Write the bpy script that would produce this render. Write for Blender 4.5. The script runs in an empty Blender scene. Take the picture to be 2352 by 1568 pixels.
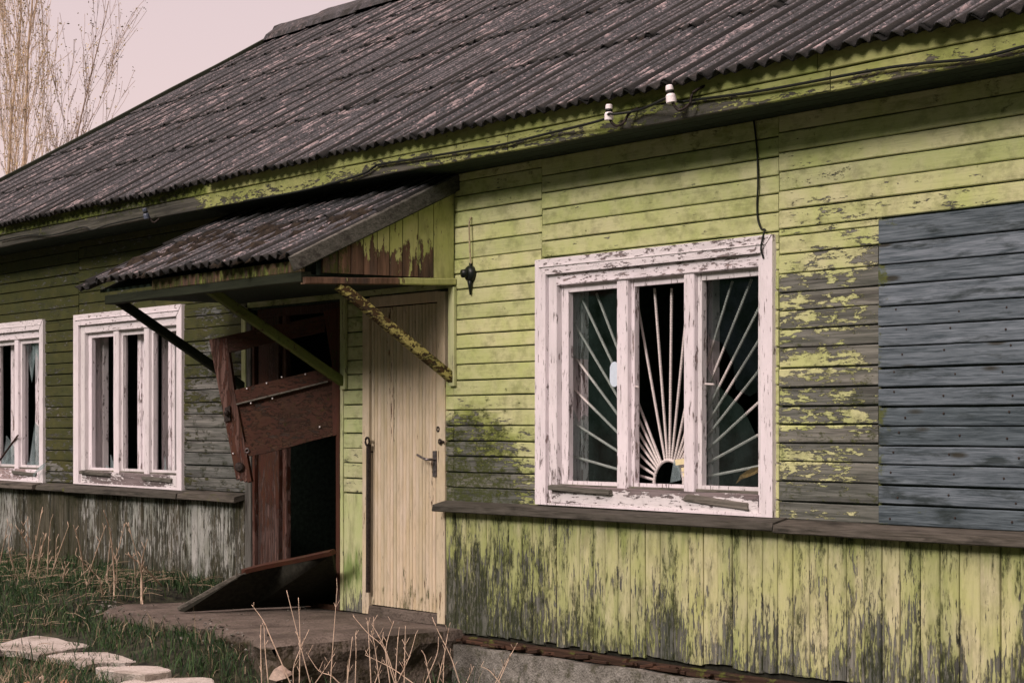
import bpy, math, random
from math import floor, sin, cos, tan, atan, radians, pi, sqrt
from mathutils import Vector, noise
random.seed(11)
R = random.random
U = random.uniform
scene = bpy.context.scene
COL = scene.collection

# ------------------------------------------------------------------ camera
F = 5000.0
PHI = atan(F / 3386.0)
S_, C_ = sin(PHI), cos(PHI)
CD, CH, HY = 7.523, 1.62, 983.0
CAM = Vector((0, -CD, CH))
cd = bpy.data.cameras.new('camera')
cd.sensor_width = 36; cd.lens = F / 2352 * 36; cd.shift_y = (HY - 784) / 2352
cd.clip_end = 3000
cam = bpy.data.objects.new('camera', cd); COL.objects.link(cam)
cam.location = CAM; cam.rotation_euler = (pi / 2, 0, PHI)
scene.camera = cam

def ray(px, py):
    p = (px - 1176) / F
    return Vector((-S_ + C_ * p, C_ + S_ * p, (HY - py) / F))
def pl(px, py, p0, n):
    d = ray(px, py); n = Vector(n)
    return CAM + d * ((Vector(p0) - CAM).dot(n) / d.dot(n))
def oy(px, py, d=0): return pl(px, py, (0, -d, 0), (0, 1, 0))
def oz(px, py, z): return pl(px, py, (0, 0, z), (0, 0, 1))
def ox(px, py, x): return pl(px, py, (x, 0, 0), (1, 0, 0))
def at(px, py, Z): return CAM + ray(px, py) * Z
def wx(px, d=0): return oy(px, 900, d).x
def wz(px, py, d=0): return oy(px, py, d).z
def scr(p):
    v = Vector(p) - CAM
    Z = -S_ * v.x + C_ * v.y
    return 1176 + F * (C_ * v.x + S_ * v.y) / Z, HY - F * v.z / Z
def clamp(v, a=0., b=1.): return max(a, min(b, v))
def ss(a, b, v):
    t = clamp((v - a) / (b - a)); return t * t * (3 - 2 * t)
def nz(x, y=0, z=0): return noise.noise(Vector((x, y, z)))

# ------------------------------------------------------------------ objects
def thing(name, label, cat, loc, group=None):
    o = bpy.data.objects.new(name, None); COL.objects.link(o)
    o.location = loc; o.empty_display_size = .2
    tag(o, label, cat, group); return o
def tag(o, label=None, cat=None, group=None, kind=None):
    if label: o['label'] = label
    if cat: o['category'] = cat
    if group: o['group'] = group
    if kind: o['kind'] = kind
    return o
WORLD = {}
class MB:
    def __init__(s): s.v = []; s.f = []; s.a = []
    def add(s, vs, fs, wm=(.5, .3, 0)):
        b = len(s.v)
        for i, v in enumerate(vs):
            s.v.append(tuple(v))
            s.a.append(wm[i] if isinstance(wm, list) else wm)
        for f in fs: s.f.append(tuple(b + i for i in f))
    def box(s, x0, x1, y0, y1, z0, z1, wm=(.5, .3, 0)):
        s.add([(x, y, z) for z in (z0, z1) for y in (y0, y1) for x in (x0, x1)],
              [(0, 2, 3, 1), (4, 5, 7, 6), (0, 1, 5, 4), (2, 6, 7, 3), (0, 4, 6, 2), (1, 3, 7, 5)], wm)
    def board(s, p0, p1, w, t, fn=None, seg=.25, ch=.004, wob=.0025, rag0=0, rag1=0, taper=None, bow=0):
        """plank from p0 to p1; w spans its width, t its thickness (face outwards at +t)"""
        p0, p1, w, t = Vector(p0), Vector(p1), Vector(w), Vector(t)
        L = (p1 - p0).length; n = max(1, int(L / seg)); d = (p1 - p0) / n
        W, T = w.length, t.length; cw, ct = min(ch / W, .3), min(ch / T, .4)
        prof = [(0, 0), (0, 1 - ct), (cw, 1), (.5, 1), (1 - cw, 1), (1, 1 - ct), (1, 0)]
        m = len(prof); r = R(); o1, o2 = U(0, 99), U(0, 99)
        tilt = U(-1, 1) * wob
        vs, at_ = [], []
        for i in range(n + 1):
            off = w.normalized() * (nz(o1 + i * .37) * wob) + t.normalized() * (nz(o2 + i * .3) * wob + tilt)
            k = 1 if taper is None else 1 + (taper - 1) * i / n
            bw = t.normalized() * (bow * sin(pi * i / n)) if bow else Vector()
            for (a, b) in prof:
                q = p0 + d * i + off + bw + w * (.5 + (a - .5) * k) + t * b
                if i == 0 and rag0: q = q + d.normalized() * U(0, rag0)
                if i == n and rag1: q = q - d.normalized() * U(0, rag1)
                vs.append(q)
                g, b_ = fn(q) if fn else (.3, 0)
                at_.append((r, g, b_))
        fs = []
        for i in range(n):
            for j in range(m):
                k = (j + 1) % m
                fs.append((i * m + j, i * m + k, (i + 1) * m + k, (i + 1) * m + j))
        fs.append(tuple(range(m))[::-1]); fs.append(tuple(n * m + j for j in range(m)))
        s.add(vs, fs, at_)
    def prism(s, poly, t, wm=(.5, .3, 0)):
        t = Vector(t); n = len(poly); P = [Vector(p) for p in poly]
        fs = [tuple(range(n)), tuple(range(2 * n - 1, n - 1, -1))]
        fs += [(i, i + n, (i + 1) % n + n, (i + 1) % n) for i in range(n)]
        s.add(P + [p + t for p in P], fs, wm)
    def tube(s, pts, rad, n=6, wm=(.5, .3, 0), cap=True):
        pts = [Vector(p) for p in pts]; vs = []
        for i, p in enumerate(pts):
            a = pts[max(0, i - 1)]; b = pts[min(len(pts) - 1, i + 1)]
            d = (b - a).normalized()
            x = d.cross(Vector((0, 0, 1)) if abs(d.z) < .9 else Vector((1, 0, 0))).normalized(); y = d.cross(x)
            r = rad[i] if isinstance(rad, (list, tuple)) else rad
            for k in range(n):
                vs.append(p + x * (r * cos(2 * pi * k / n)) + y * (r * sin(2 * pi * k / n)))
        fs = []
        for i in range(len(pts) - 1):
            for k in range(n):
                l = (k + 1) % n
                fs.append((i * n + k, i * n + l, (i + 1) * n + l, (i + 1) * n + k))
        if cap:
            fs.append(tuple(range(n))[::-1]); fs.append(tuple((len(pts) - 1) * n + k for k in range(n)))
        s.add(vs, fs, wm)
    def lathe(s, p, ax, prof, n=16, wm=(.5, .3, 0)):
        p = Vector(p); ax = Vector(ax).normalized()
        s.tube([p + ax * h for h, r in prof], [max(r, .0004) for h, r in prof], n, wm)
    def build(s, name, mat, parent=None, smooth=False):
        org = WORLD.get(parent.name, Vector()) if parent else None
        if parent is None:
            xs = [v[0] for v in s.v]; ys = [v[1] for v in s.v]; zs = [v[2] for v in s.v]
            org = Vector(((min(xs) + max(xs)) / 2, (min(ys) + max(ys)) / 2, min(zs)))
        me = bpy.data.meshes.new(name)
        me.from_pydata([(x - org.x, y - org.y, z - org.z) for x, y, z in s.v], [], s.f)
        at_ = me.attributes.new('wm', 'FLOAT_COLOR', 'POINT')
        buf = []
        for a in s.a: buf += [a[0], a[1], a[2], 1.0]
        at_.data.foreach_set('color', buf)
        if smooth: me.polygons.foreach_set('use_smooth', [True] * len(me.polygons))
        me.materials.append(mat); me.update()
        o = bpy.data.objects.new(name, me); COL.objects.link(o)
        if parent: o.parent = parent; WORLD[o.name] = org
        else: o.location = org
        return o
def root(name, label, cat, loc, group=None):
    o = thing(name, label, cat, loc, group); WORLD[o.name] = Vector(loc); return o
def smooth_path(pts, n=6):
    pts = [Vector(p) for p in pts]; out = []
    for i in range(len(pts) - 1):
        p0 = pts[max(0, i - 1)]; p1 = pts[i]; p2 = pts[i + 1]; p3 = pts[min(len(pts) - 1, i + 2)]
        for k in range(n):
            t = k / n
            out.append(.5 * ((2 * p1) + (p2 - p0) * t + (2 * p0 - 5 * p1 + 4 * p2 - p3) * t * t + (3 * p1 - p0 - 3 * p2 + p3) * t ** 3))
    return out + [pts[-1]]

# ------------------------------------------------------------------ materials
def lin(r, g, b):
    f = lambda c: c / 12.92 if c <= .04045 else ((c + .055) / 1.055) ** 2.4
    return (f(r / 255), f(g / 255), f(b / 255), 1)
class NT:
    def __init__(s, name):
        s.m = bpy.data.materials.new(name); s.m.use_nodes = True
        s.t = s.m.node_tree; s.bsdf = s.t.nodes['Principled BSDF']; s.out = s.t.nodes['Material Output']
        s.bsdf.inputs['Specular IOR Level'].default_value = .25
    def n(s, ty, **kw):
        nd = s.t.nodes.new(ty)
        for k, v in kw.items(): setattr(nd, k, v)
        return nd
    def l(s, a, b): s.t.links.new(a, b)
    def put(s, sock, v):
        if isinstance(v, bpy.types.NodeSocket): s.l(v, sock)
        else: sock.default_value = v
    def math(s, op, a, b=0., c=None, cl=False):
        nd = s.n('ShaderNodeMath', operation=op, use_clamp=cl)
        s.put(nd.inputs[0], a); s.put(nd.inputs[1], b)
        if c is not None: s.put(nd.inputs[2], c)
        return nd.outputs[0]
    def vec(s, op, a, b):
        nd = s.n('ShaderNodeVectorMath', operation=op); s.put(nd.inputs[0], a); s.put(nd.inputs[1], b); return nd.outputs[0]
    def noise(s, v, scale, det=4, rough=.55, dist=0):
        nd = s.n('ShaderNodeTexNoise'); s.l(v, nd.inputs['Vector'])
        nd.inputs['Scale'].default_value = scale; nd.inputs['Detail'].default_value = det
        nd.inputs['Roughness'].default_value = rough; nd.inputs['Distortion'].default_value = dist
        return nd.outputs['Fac']
    def voro(s, v, scale, feat='F1'):
        nd = s.n('ShaderNodeTexVoronoi', feature=feat); s.l(v, nd.inputs['Vector']); nd.inputs['Scale'].default_value = scale
        return nd.outputs['Distance']
    def mix(s, f, a, b, mode='MIX'):
        nd = s.n('ShaderNodeMix', data_type='RGBA', blend_type=mode)
        s.put(nd.inputs[0], f); s.put(nd.inputs[6], a); s.put(nd.inputs[7], b); return nd.outputs[2]
    def step(s, v, thr, k):   # clamp((v-thr)*k+.5)
        return s.math('MULTIPLY_ADD', s.math('SUBTRACT', v, thr), k, .5, cl=True)
    def wm(s):
        a = s.n('ShaderNodeAttribute', attribute_name='wm'); sp = s.n('ShaderNodeSeparateColor'); s.l(a.outputs['Color'], sp.inputs[0])
        return sp.outputs
    def obj(s): return s.n('ShaderNodeTexCoord').outputs['Object']
    def bump(s, h, st=.4, di=.01):
        b = s.n('ShaderNodeBump'); b.inputs['Strength'].default_value = st; b.inputs['Distance'].default_value = di
        s.l(h, b.inputs['Height']); s.l(b.outputs[0], s.bsdf.inputs['Normal'])
    def end(s, col, rough=.8):
        s.put(s.bsdf.inputs['Base Color'], col); s.put(s.bsdf.inputs['Roughness'], rough); return s.m

GAPC = (.012, .014, .01, 1)
def paint_mat(name, p1, p2, w1, w2, axis='H', moss=(.03, .042, .012, 1), moss2=(.07, .085, .012, 1), t0=.24, t1=.76, sharp=16, tint=None, flake=1., grainamt=1., peel=1., dirt=.4, veil=.75):
    m = NT(name); o = m.obj(); R_, G_, B_ = m.wm()[:3]
    cmb = m.n('ShaderNodeCombineXYZ')
    m.l(m.math('MULTIPLY', R_, 31.7), cmb.inputs[0]); m.l(m.math('MULTIPLY', R_, 17.3), cmb.inputs[1]); m.l(m.math('MULTIPLY', R_, 23.1), cmb.inputs[2])
    v = m.vec('ADD', o, cmb.outputs[0])
    H = axis == 'H'
    gv = m.vec('MULTIPLY', v, (2.2, 20, 60) if H else (60, 20, 2.2))
    pv = m.vec('MULTIPLY', v, (4.2, 10, 17.) if H else (20., 10, 3.2))
    fv = m.vec('MULTIPLY', v, (14, 30, 60) if H else (60, 30, 9))
    grain = m.noise(gv, 1.2, 5, .6, .6)
    big = m.noise(o, 1.1, 3, .5)
    n1 = m.noise(pv, 1.6 * peel, 9, .74, .3)
    fine = m.noise(fv, 1.0, 5, .68)
    val = m.math('ADD', m.math('MULTIPLY', n1, .5), m.math('ADD', m.math('MULTIPLY', big, .18), m.math('MULTIPLY', fine, .32)))
    val = m.math('MULTIPLY_ADD', val, 2.1, -.55)
    thr = m.math('MULTIPLY_ADD', G_, t1 - t0, t0)
    mask = m.step(val, thr, sharp * 1.4)
    # small flakes and hairline cracks along the grain
    fl = m.step(fine, m.math('MULTIPLY_ADD', G_, .26, .22 * flake), 18)
    mask = m.math('MULTIPLY', mask, fl)
    mid = m.noise(v, 3.2, 5, .6)
    pc = m.mix(m.step(mid, .5, 3), p1, p2)
    gr = m.noise(m.vec('MULTIPLY', v, (5, 9, 9) if H else (9, 9, 3)), 1.4, 7, .72)
    pc = m.mix(m.math('MULTIPLY', m.step(gr, .56, 6), dirt), pc, (.09, .095, .03, 1))
    pc = m.mix(m.math('MULTIPLY', m.math('SUBTRACT', 1., m.step(grain, .36, 6)), .2 * grainamt), pc, w1)
    pc = m.mix(1., pc, m.mix(R_, (.92, .94, .9, 1), (1.1, 1.08, 1.08, 1)), 'MULTIPLY')
    if tint is not None:   # algae veil by moss value; under the eaves it paints greenish shade
        tv = m.math('MULTIPLY', m.step(m.noise(pv, .9, 5, .6), m.math('SUBTRACT', .95, B_), 5), veil)
        pc = m.mix(tv, pc, tint)
    wc = m.mix(m.step(grain, .5, 4), w1, w2)
    wc = m.mix(m.math('MULTIPLY', m.step(m.noise(gv, .45, 4, .6), .56, 9), .55), wc, (.03, .03, .028, 1))
    wc = m.mix(1., wc, m.mix(R_, (.7, .72, .74, 1), (1.2, 1.15, 1.15, 1)), 'MULTIPLY')
    col = m.mix(mask, wc, pc)
    edge = m.math('SUBTRACT', 1., m.math('ABSOLUTE', m.math('MULTIPLY_ADD', mask, 2., -1.)))
    col = m.mix(m.math('MULTIPLY', edge, .5), col, (.05, .045, .035, 1))
    mv = m.vec('MULTIPLY', v, (6, 10, 8) if H else (10, 10, 3.4))
    mn = m.math('ADD', m.math('MULTIPLY', m.noise(mv, 1.3, 8, .7), .7), m.math('MULTIPLY', fine, .3))
    mn = m.math('MULTIPLY_ADD', mn, 2.1, -.55)
    mm = m.step(mn, m.math('MULTIPLY_ADD', B_, -.5, .84), 6)
    mm = m.math('MULTIPLY', mm, m.math('MULTIPLY_ADD', m.step(m.noise(m.vec('MULTIPLY', v, (30, 50, 60) if H else (60, 50, 24)), 1., 4, .7), .47, 9), .75, .25))
    mc = m.mix(m.noise(v, 26, 3, .6), moss, moss2)
    col = m.mix(m.math('MULTIPLY', mm, .88), col, mc)
    h = m.math('ADD', m.math('MULTIPLY', mask, .55), m.math('ADD', m.math('MULTIPLY', grain, .35), m.math('MULTIPLY', mm, .4)))
    m.bump(h, .8, .009)
    return m.end(col, m.math('MULTIPLY_ADD', mask, -.18, .88))

YG, YG2 = lin(196, 196, 152), lin(178, 188, 122)
GW, GW2 = lin(126, 128, 119), lin(80, 84, 76)
M = {}
M['sidH'] = paint_mat('green_paint_boards', YG, YG2, GW2, GW, 'H', tint=lin(112, 124, 48))
M['sidV'] = paint_mat('green_paint_upright_boards', lin(194, 190, 154), lin(178, 182, 124), GW2, GW, 'V', tint=lin(104, 128, 40), moss=(.016, .022, .009, 1), moss2=(.036, .046, .012, 1), veil=.35, peel=1.5)
M['panelV'] = paint_mat('green_paint_over_brown', lin(184, 186, 130), lin(170, 178, 108), lin(74, 58, 44), lin(118, 94, 76), 'V', tint=lin(110, 122, 44))
M['strip'] = paint_mat('fresh_green_boards', lin(188, 188, 150), lin(172, 184, 128), GW2, GW, 'H', tint=lin(92, 122, 50))
M['stripV'] = paint_mat('fresh_green_upright_boards', lin(188, 188, 150), lin(172, 184, 128), GW2, GW, 'V', tint=lin(92, 122, 50))
M['oliveH'] = paint_mat('olive_weathered_boards', lin(56, 62, 32), lin(70, 70, 36), lin(84, 88, 82), lin(124, 126, 120), 'H', moss=(.014, .02, .008, 1), moss2=(.03, .036, .01, 1))
M['greyV'] = paint_mat('peeled_grey_upright_boards', lin(168, 170, 166), lin(130, 134, 128), lin(50, 52, 38), lin(92, 90, 76), 'V', moss=(.014, .018, .008, 1), moss2=(.045, .045, .014, 1))
M['white'] = paint_mat('white_flaking_paint_upright', lin(228, 222, 226), lin(216, 211, 215), lin(120, 108, 106), lin(150, 138, 136), 'V', t0=.12, t1=.74, grainamt=.3, peel=1.8, flake=1.25, dirt=.12)
M['whiteH'] = paint_mat('white_flaking_paint', lin(228, 222, 226), lin(216, 211, 215), lin(120, 108, 106), lin(150, 138, 136), 'H', t0=.12, t1=.74, grainamt=.3, peel=1.8, flake=1.25, dirt=.12)
M['cream'] = paint_mat('cream_paint_door', lin(206, 193, 172), lin(196, 181, 150), lin(94, 62, 38), lin(120, 84, 56), 'V', t0=.2, t1=.7, grainamt=.5, flake=1.12, dirt=.22)
M['brown'] = paint_mat('red_brown_paint', lin(76, 42, 30), lin(62, 34, 24), lin(60, 40, 32), lin(110, 86, 78), 'V', t0=.16, t1=.78, dirt=.1)
M['brownH'] = paint_mat('red_brown_paint_rails', lin(74, 40, 27), lin(54, 31, 21), lin(44, 32, 24), lin(84, 62, 48), 'H', t0=.1, t1=.7, dirt=.1)
M['fasciaH'] = paint_mat('eaves_board_paint', lin(166, 168, 112), lin(142, 152, 84), lin(74, 74, 64), lin(104, 102, 92), 'H', tint=lin(96, 108, 36), t0=.24, t1=.8)
M['braceP'] = paint_mat('brace_paint', lin(190, 178, 116), lin(170, 164, 94), lin(64, 50, 28), lin(92, 70, 44), 'H', t0=.2, t1=.78, moss=(.025, .03, .008, 1))
M['oliveB'] = paint_mat('shade_green_brace_paint', lin(96, 108, 56), lin(84, 92, 46), lin(64, 50, 28), lin(92, 70, 44), 'H')  # darker than the right brace: porch shade put into the paint
def wood_mat(name, a, b, dk, axis='H', knots=False):
    m = NT(name); o = m.obj(); R_, G_, B_ = m.wm()[:3]
    cmb = m.n('ShaderNodeCombineXYZ')
    for i, k in enumerate((31.7, 17.3, 23.1)): m.l(m.math('MULTIPLY', R_, k), cmb.inputs[i])
    v = m.vec('ADD', o, cmb.outputs[0]); H = axis == 'H'
    if knots:
        kv = m.vec('MULTIPLY', v, (2.1, .01, 9.) if H else (9., .01, 2.1))
        kd = m.voro(kv, 1.)
        kn = m.math('SUBTRACT', 1., m.step(kd, .13, 12))
    gv = m.vec('MULTIPLY', v, (2, 20, 46) if H else (46, 20, 2))
    g1 = m.noise(gv, 1.3, 6, .65, .9); g2 = m.noise(gv, 3.6, 4, .6)
    st = m.noise(m.vec('MULTIPLY', v, (2.4, 10, 13) if H else (13, 10, 2.4)), 1, 6, .62)
    g = m.math('ADD', m.math('MULTIPLY', g1, .65), m.math('MULTIPLY', g2, .35))
    col = m.mix(m.step(g, .5, 4.2), a, b)
    col = m.mix(1., col, m.mix(R_, (.62, .65, .64, 1), (1.32, 1.26, 1.26, 1)), 'MULTIPLY')
    col = m.mix(m.math('MULTIPLY', m.step(st, .6, 9), .8), col, dk)
    if knots: col = m.mix(m.math('MULTIPLY', kn, .85), col, lin(44, 40, 24))
    mo = m.step(m.math('ADD', m.math('MULTIPLY', m.noise(v, 9, 6, .7), .75), m.math('MULTIPLY', g2, .25)), m.math('MULTIPLY_ADD', B_, -.5, .82), 14)
    col = m.mix(m.math('MULTIPLY', mo, .85), col, m.mix(m.noise(v, 30, 2), lin(40, 46, 20), lin(104, 112, 44)))
    m.bump(g, .6, .006)
    return m.end(col, .85)
M['bare'] = wood_mat('bluish_bare_boards', lin(60, 72, 78), lin(118, 130, 138), lin(34, 44, 42), 'H', True)
M['wood'] = wood_mat('grey_weathered_wood', lin(66, 66, 58), lin(116, 114, 106), lin(36, 34, 30), 'H')
M['woodV'] = wood_mat('grey_weathered_upright_wood', lin(74, 74, 68), lin(120, 118, 112), lin(40, 36, 32), 'V')
M['ledge'] = wood_mat('ledge_wood', lin(58, 56, 48), lin(98, 94, 86), lin(32, 32, 26), 'H')
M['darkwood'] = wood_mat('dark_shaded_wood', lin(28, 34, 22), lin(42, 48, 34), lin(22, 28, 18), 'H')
M['darkbrown'] = wood_mat('dark_brown_wood', lin(52, 36, 26), lin(80, 58, 44), lin(34, 26, 20), 'H')
def plain(name, c, rough=.7, metal=0, var=.3, sc=30, bump=.2):
    m = NT(name); o = m.obj(); n = m.noise(o, sc, 5, .65)
    c2 = tuple(x * (1 - var * 1.4) for x in c[:3]) + (1,); c3 = tuple(min(1, x * (1 + var)) for x in c[:3]) + (1,)
    m.bsdf.inputs['Metallic'].default_value = metal
    m.bump(n, bump, .004)
    return m.end(m.mix(m.step(n, .5, 3.5), c2, c3), rough)
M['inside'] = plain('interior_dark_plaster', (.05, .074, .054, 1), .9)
M['under'] = plain('dark_wood_and_painted_shade', (.02, .02, .014, 1), .95)  # near black, so the fallen board's face carries the shade below it
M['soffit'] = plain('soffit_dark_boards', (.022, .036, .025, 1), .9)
M['iron'] = plain('rusty_dark_iron', (.035, .026, .022, 1), .6, .3, .5, 60)
M['steel'] = plain('worn_grey_steel', (.22, .2, .2, 1), .45, .8, .3, 60)
M['rod'] = plain('painted_ribbed_rod', lin(214, 206, 202), .6, 0, .12, 80)
M['black'] = plain('black_bakelite', (.012, .016, .014, 1), .35, 0, .2, 20)
M['cable'] = plain('black_cable_rubber', (.012, .015, .012, 1), .6)
M['wirew'] = plain('pale_wire_insulation', lin(170, 158, 128), .6)
M['porc'] = plain('white_porcelain', (.85, .8, .8, 1), .2, 0, .06, 40, .05)
M['cup'] = plain('blue_grey_enamel', lin(84, 92, 106), .3)
M['paper'] = plain('cream_paper', lin(226, 214, 168), .8, 0, .05)
M['sticker'] = plain('pale_blue_label', lin(206, 220, 232), .6, 0, .03)
M['leaf'] = plain('dry_brown_leaf', lin(150, 118, 74), .8, 0, .3, 40)
M['mossm'] = plain('moss_cushion', (.015, .011, .006, 1), .95, 0, .7, 22, .8)
M['stalk'] = plain('dry_stalk', lin(214, 190, 166), .8, 0, .25, 8)
M['chip'] = plain('pale_broken_stone', lin(196, 176, 160), .85, 0, .2, 25)
M['brick'] = plain('orange_brick_stone', lin(150, 110, 84), .9, 0, .3, 25)
M['soil'] = plain('soil_and_dead_grass', (.026, .028, .015, 1), .95, 0, .6, 14, .9)
M['barkA'] = plain('pale_bark', lin(176, 156, 132), .9, 0, .35, 6)
M['barkB'] = plain('grey_brown_bark', lin(158, 140, 126), .9, 0, .35, 6)
M['bud'] = plain('spring_buds', lin(160, 146, 108), .8, 0, .4, 3)
def concrete(name, a, b, dk, sc=1., moss=.3):
    m = NT(name); o = m.obj()
    n = m.noise(o, 5 * sc, 8, .68); n2 = m.noise(o, 42 * sc, 4, .6); n3 = m.noise(o, 1.6 * sc, 4, .55)
    v = m.voro(o, 60 * sc)
    col = m.mix(m.step(n, .5, 4), a, b)
    col = m.mix(m.math('MULTIPLY', m.step(n2, .6, 9), .6), col, dk)
    col = m.mix(m.math('MULTIPLY', m.step(n3, .58, 7), .65), col, dk)
    col = m.mix(m.math('MULTIPLY', m.step(m.noise(o, 8, 7, .7), .68 - moss * .2, 10), moss), col, lin(56, 58, 28))
    B_ = m.wm()[2]
    col = m.mix(m.math('MULTIPLY', m.step(m.math('ADD', m.math('MULTIPLY', n, .7), m.math('MULTIPLY', n2, .3)), m.math('MULTIPLY_ADD', B_, -.42, .86), 9), .9), col, m.mix(m.noise(o, 20, 4), lin(30, 28, 20), lin(62, 56, 34)))
    m.bump(m.math('ADD', m.math('MULTIPLY', n2, .5), m.math('ADD', m.math('MULTIPLY', v, .3), n)), 1., .016)
    return m.end(col, .9)
M['slab'] = concrete('worn_concrete', lin(88, 80, 72), lin(110, 101, 92), lin(52, 47, 40), .9)
M['found'] = concrete('rough_foundation_concrete', lin(104, 102, 94), lin(146, 144, 136), lin(46, 44, 38), 1.3, .6)
M['paving'] = concrete('pale_paving_stone', lin(186, 180, 172), lin(168, 162, 152), lin(112, 104, 92), 1.5, .3)
def grass_mat(name, a, b, c):
    m = NT(name); R_, G_, B_ = m.wm()[:3]
    col = m.mix(m.math('POWER', R_, 1.3), a, b); col = m.mix(B_, col, c)
    return m.end(col, .7)
M['grass'] = grass_mat('grass_blades', lin(24, 48, 28), lin(62, 86, 46), lin(146, 130, 108))
def roof_mat():
    m = NT('corrugated_slate'); o = m.obj(); R_, G_, B_ = m.wm()[:3]
    cmb = m.n('ShaderNodeCombineXYZ')
    for i, k in enumerate((31.7, 17.3, 23.1)): m.l(m.math('MULTIPLY', R_, k), cmb.inputs[i])
    v = m.vec('ADD', o, cmb.outputs[0])
    sv = m.vec('MULTIPLY', v, (20, 6.5, 6.5))
    st = m.noise(sv, 1., 7, .66, .3)
    sp = m.noise(o, 46, 4, .68); sp2 = m.noise(o, 120, 2, .6); bg = m.noise(o, .55, 4, .6)
    base = m.mix(m.step(sp, .5, 4), lin(46, 49, 50), lin(78, 80, 82))
    base = m.mix(1., base, m.mix(R_, (.72, .74, .75, 1), (1.22, 1.16, 1.16, 1)), 'MULTIPLY')
    pk = m.step(m.math('ADD', m.math('MULTIPLY', st, .7), m.math('ADD', m.math('MULTIPLY', sp, .2), m.math('MULTIPLY', bg, .22))), .63, 17)
    pk = m.math('MULTIPLY', pk, m.math('SUBTRACT', 1., m.math('MULTIPLY', m.math('MINIMUM', G_, 1.), .6)))
    col = m.mix(m.math('MULTIPLY', pk, .85), base, m.mix(sp2, lin(136, 124, 124), lin(178, 162, 160)))
    fl = m.step(m.math('ADD', m.math('MULTIPLY', sp2, .6), m.math('MULTIPLY', sp, .4)), .615, 26)
    col = m.mix(m.math('MULTIPLY', fl, .7), col, lin(186, 166, 168))
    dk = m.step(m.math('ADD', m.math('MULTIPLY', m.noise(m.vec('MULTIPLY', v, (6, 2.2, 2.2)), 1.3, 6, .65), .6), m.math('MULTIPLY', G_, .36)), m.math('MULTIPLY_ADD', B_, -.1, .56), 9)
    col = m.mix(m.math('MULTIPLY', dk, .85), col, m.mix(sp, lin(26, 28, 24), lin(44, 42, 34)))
    gk = m.math('POWER', m.math('MINIMUM', G_, 1.5), 2.)  # painted shade of rib flanks and lap edges
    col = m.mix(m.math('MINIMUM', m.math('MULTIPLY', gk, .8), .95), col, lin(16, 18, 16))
    ms = m.step(m.noise(m.vec('MULTIPLY', o, (5, 3, 3)), 1.1, 6, .7), .74, 16)
    col = m.mix(m.math('MULTIPLY', ms, .8), col, lin(52, 36, 22))
    m.bump(m.math('ADD', m.math('MULTIPLY', sp, .6), m.math('ADD', m.math('MULTIPLY', sp2, .4), m.math('MULTIPLY', dk, .5))), .7, .01)
    return m.end(col, .9)
M['roof'] = roof_mat()
def glass_mat(name, tintc, refl=.5, op=.12):
    m = NT(name); t = m.t
    tr = m.n('ShaderNodeBsdfTransparent'); gl = m.n('ShaderNodeBsdfGlossy'); df = m.n('ShaderNodeBsdfDiffuse')
    tr.inputs[0].default_value = (.9, .95, .94, 1); gl.inputs[0].default_value = (refl, refl, refl, 1); gl.inputs['Roughness'].default_value = .06
    df.inputs[0].default_value = tintc
    fr = m.n('ShaderNodeValue'); fr.outputs[0].default_value = .1
    o = m.obj(); dirt = m.math('MULTIPLY', m.step(m.noise(o, 5, 6, .65), .5, 3), op * 2)
    a = m.n('ShaderNodeMixShader'); m.l(dirt, a.inputs[0]); m.l(tr.outputs[0], a.inputs[1]); m.l(df.outputs[0], a.inputs[2])
    b = m.n('ShaderNodeMixShader'); m.l(fr.outputs[0], b.inputs[0]); m.l(a.outputs[0], b.inputs[1]); m.l(gl.outputs[0], b.inputs[2])
    m.l(b.outputs[0], m.out.inputs[0]); return m.m
M['glass'] = glass_mat('dusty_window_glass', (.1, .16, .15, 1), .35, .04)
M['glassb'] = glass_mat('bluish_window_glass', (.03, .038, .055, 1), .25, .07)
M['shard'] = glass_mat('glass_shards', (.35, .45, .47, 1), .7, .25)

# ------------------------------------------------------------------ the house
HX = -13.0
house = root('wooden_house', 'abandoned wooden house with peeling green boards, broken white windows and a mossy corrugated roof', 'house', (HX, 0, 0))
Zs, Ze = 3.25, 1.15        # soffit, ledge
XL, XR = wx(-160), -4.6     # ends of the house
x565, x575, x597, x785, x841, x1033, x1050 = [wx(p) for p in (565, 574, 597, 785, 841, 1031, 1050)]
xA, xB, xC = wx(1252), wx(1797), wx(2027)
# window boundaries measured on the big window
ZX = [48, 105, 148, 185, 462, 520, 548, 825, 880, 905, 1222, 1238, 1268, 1330]
WXS = [wx((1300 + z / 2.2078) * .9408) for z in ZX]
WREL = [x - WXS[0] for x in WXS]; WW = WREL[-1]
w1x, w2x = WXS[0], wx(180)
w3x = wx(110) - WW
WIN = [(w1x, 1.163, 2.632), (w2x, 1.137, 2.603), (w3x, 1.137, 2.603)]
DOOR_Z = (.33, 2.47)
OPEN = [(x + .05, x + WW - .05, a + .03, b - .05) for x, a, b in WIN]
OPEN += [(x575, x785 + .02, .3, 2.50), (x841 + .01, x1033 - .005, .3, 2.5)]

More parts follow.
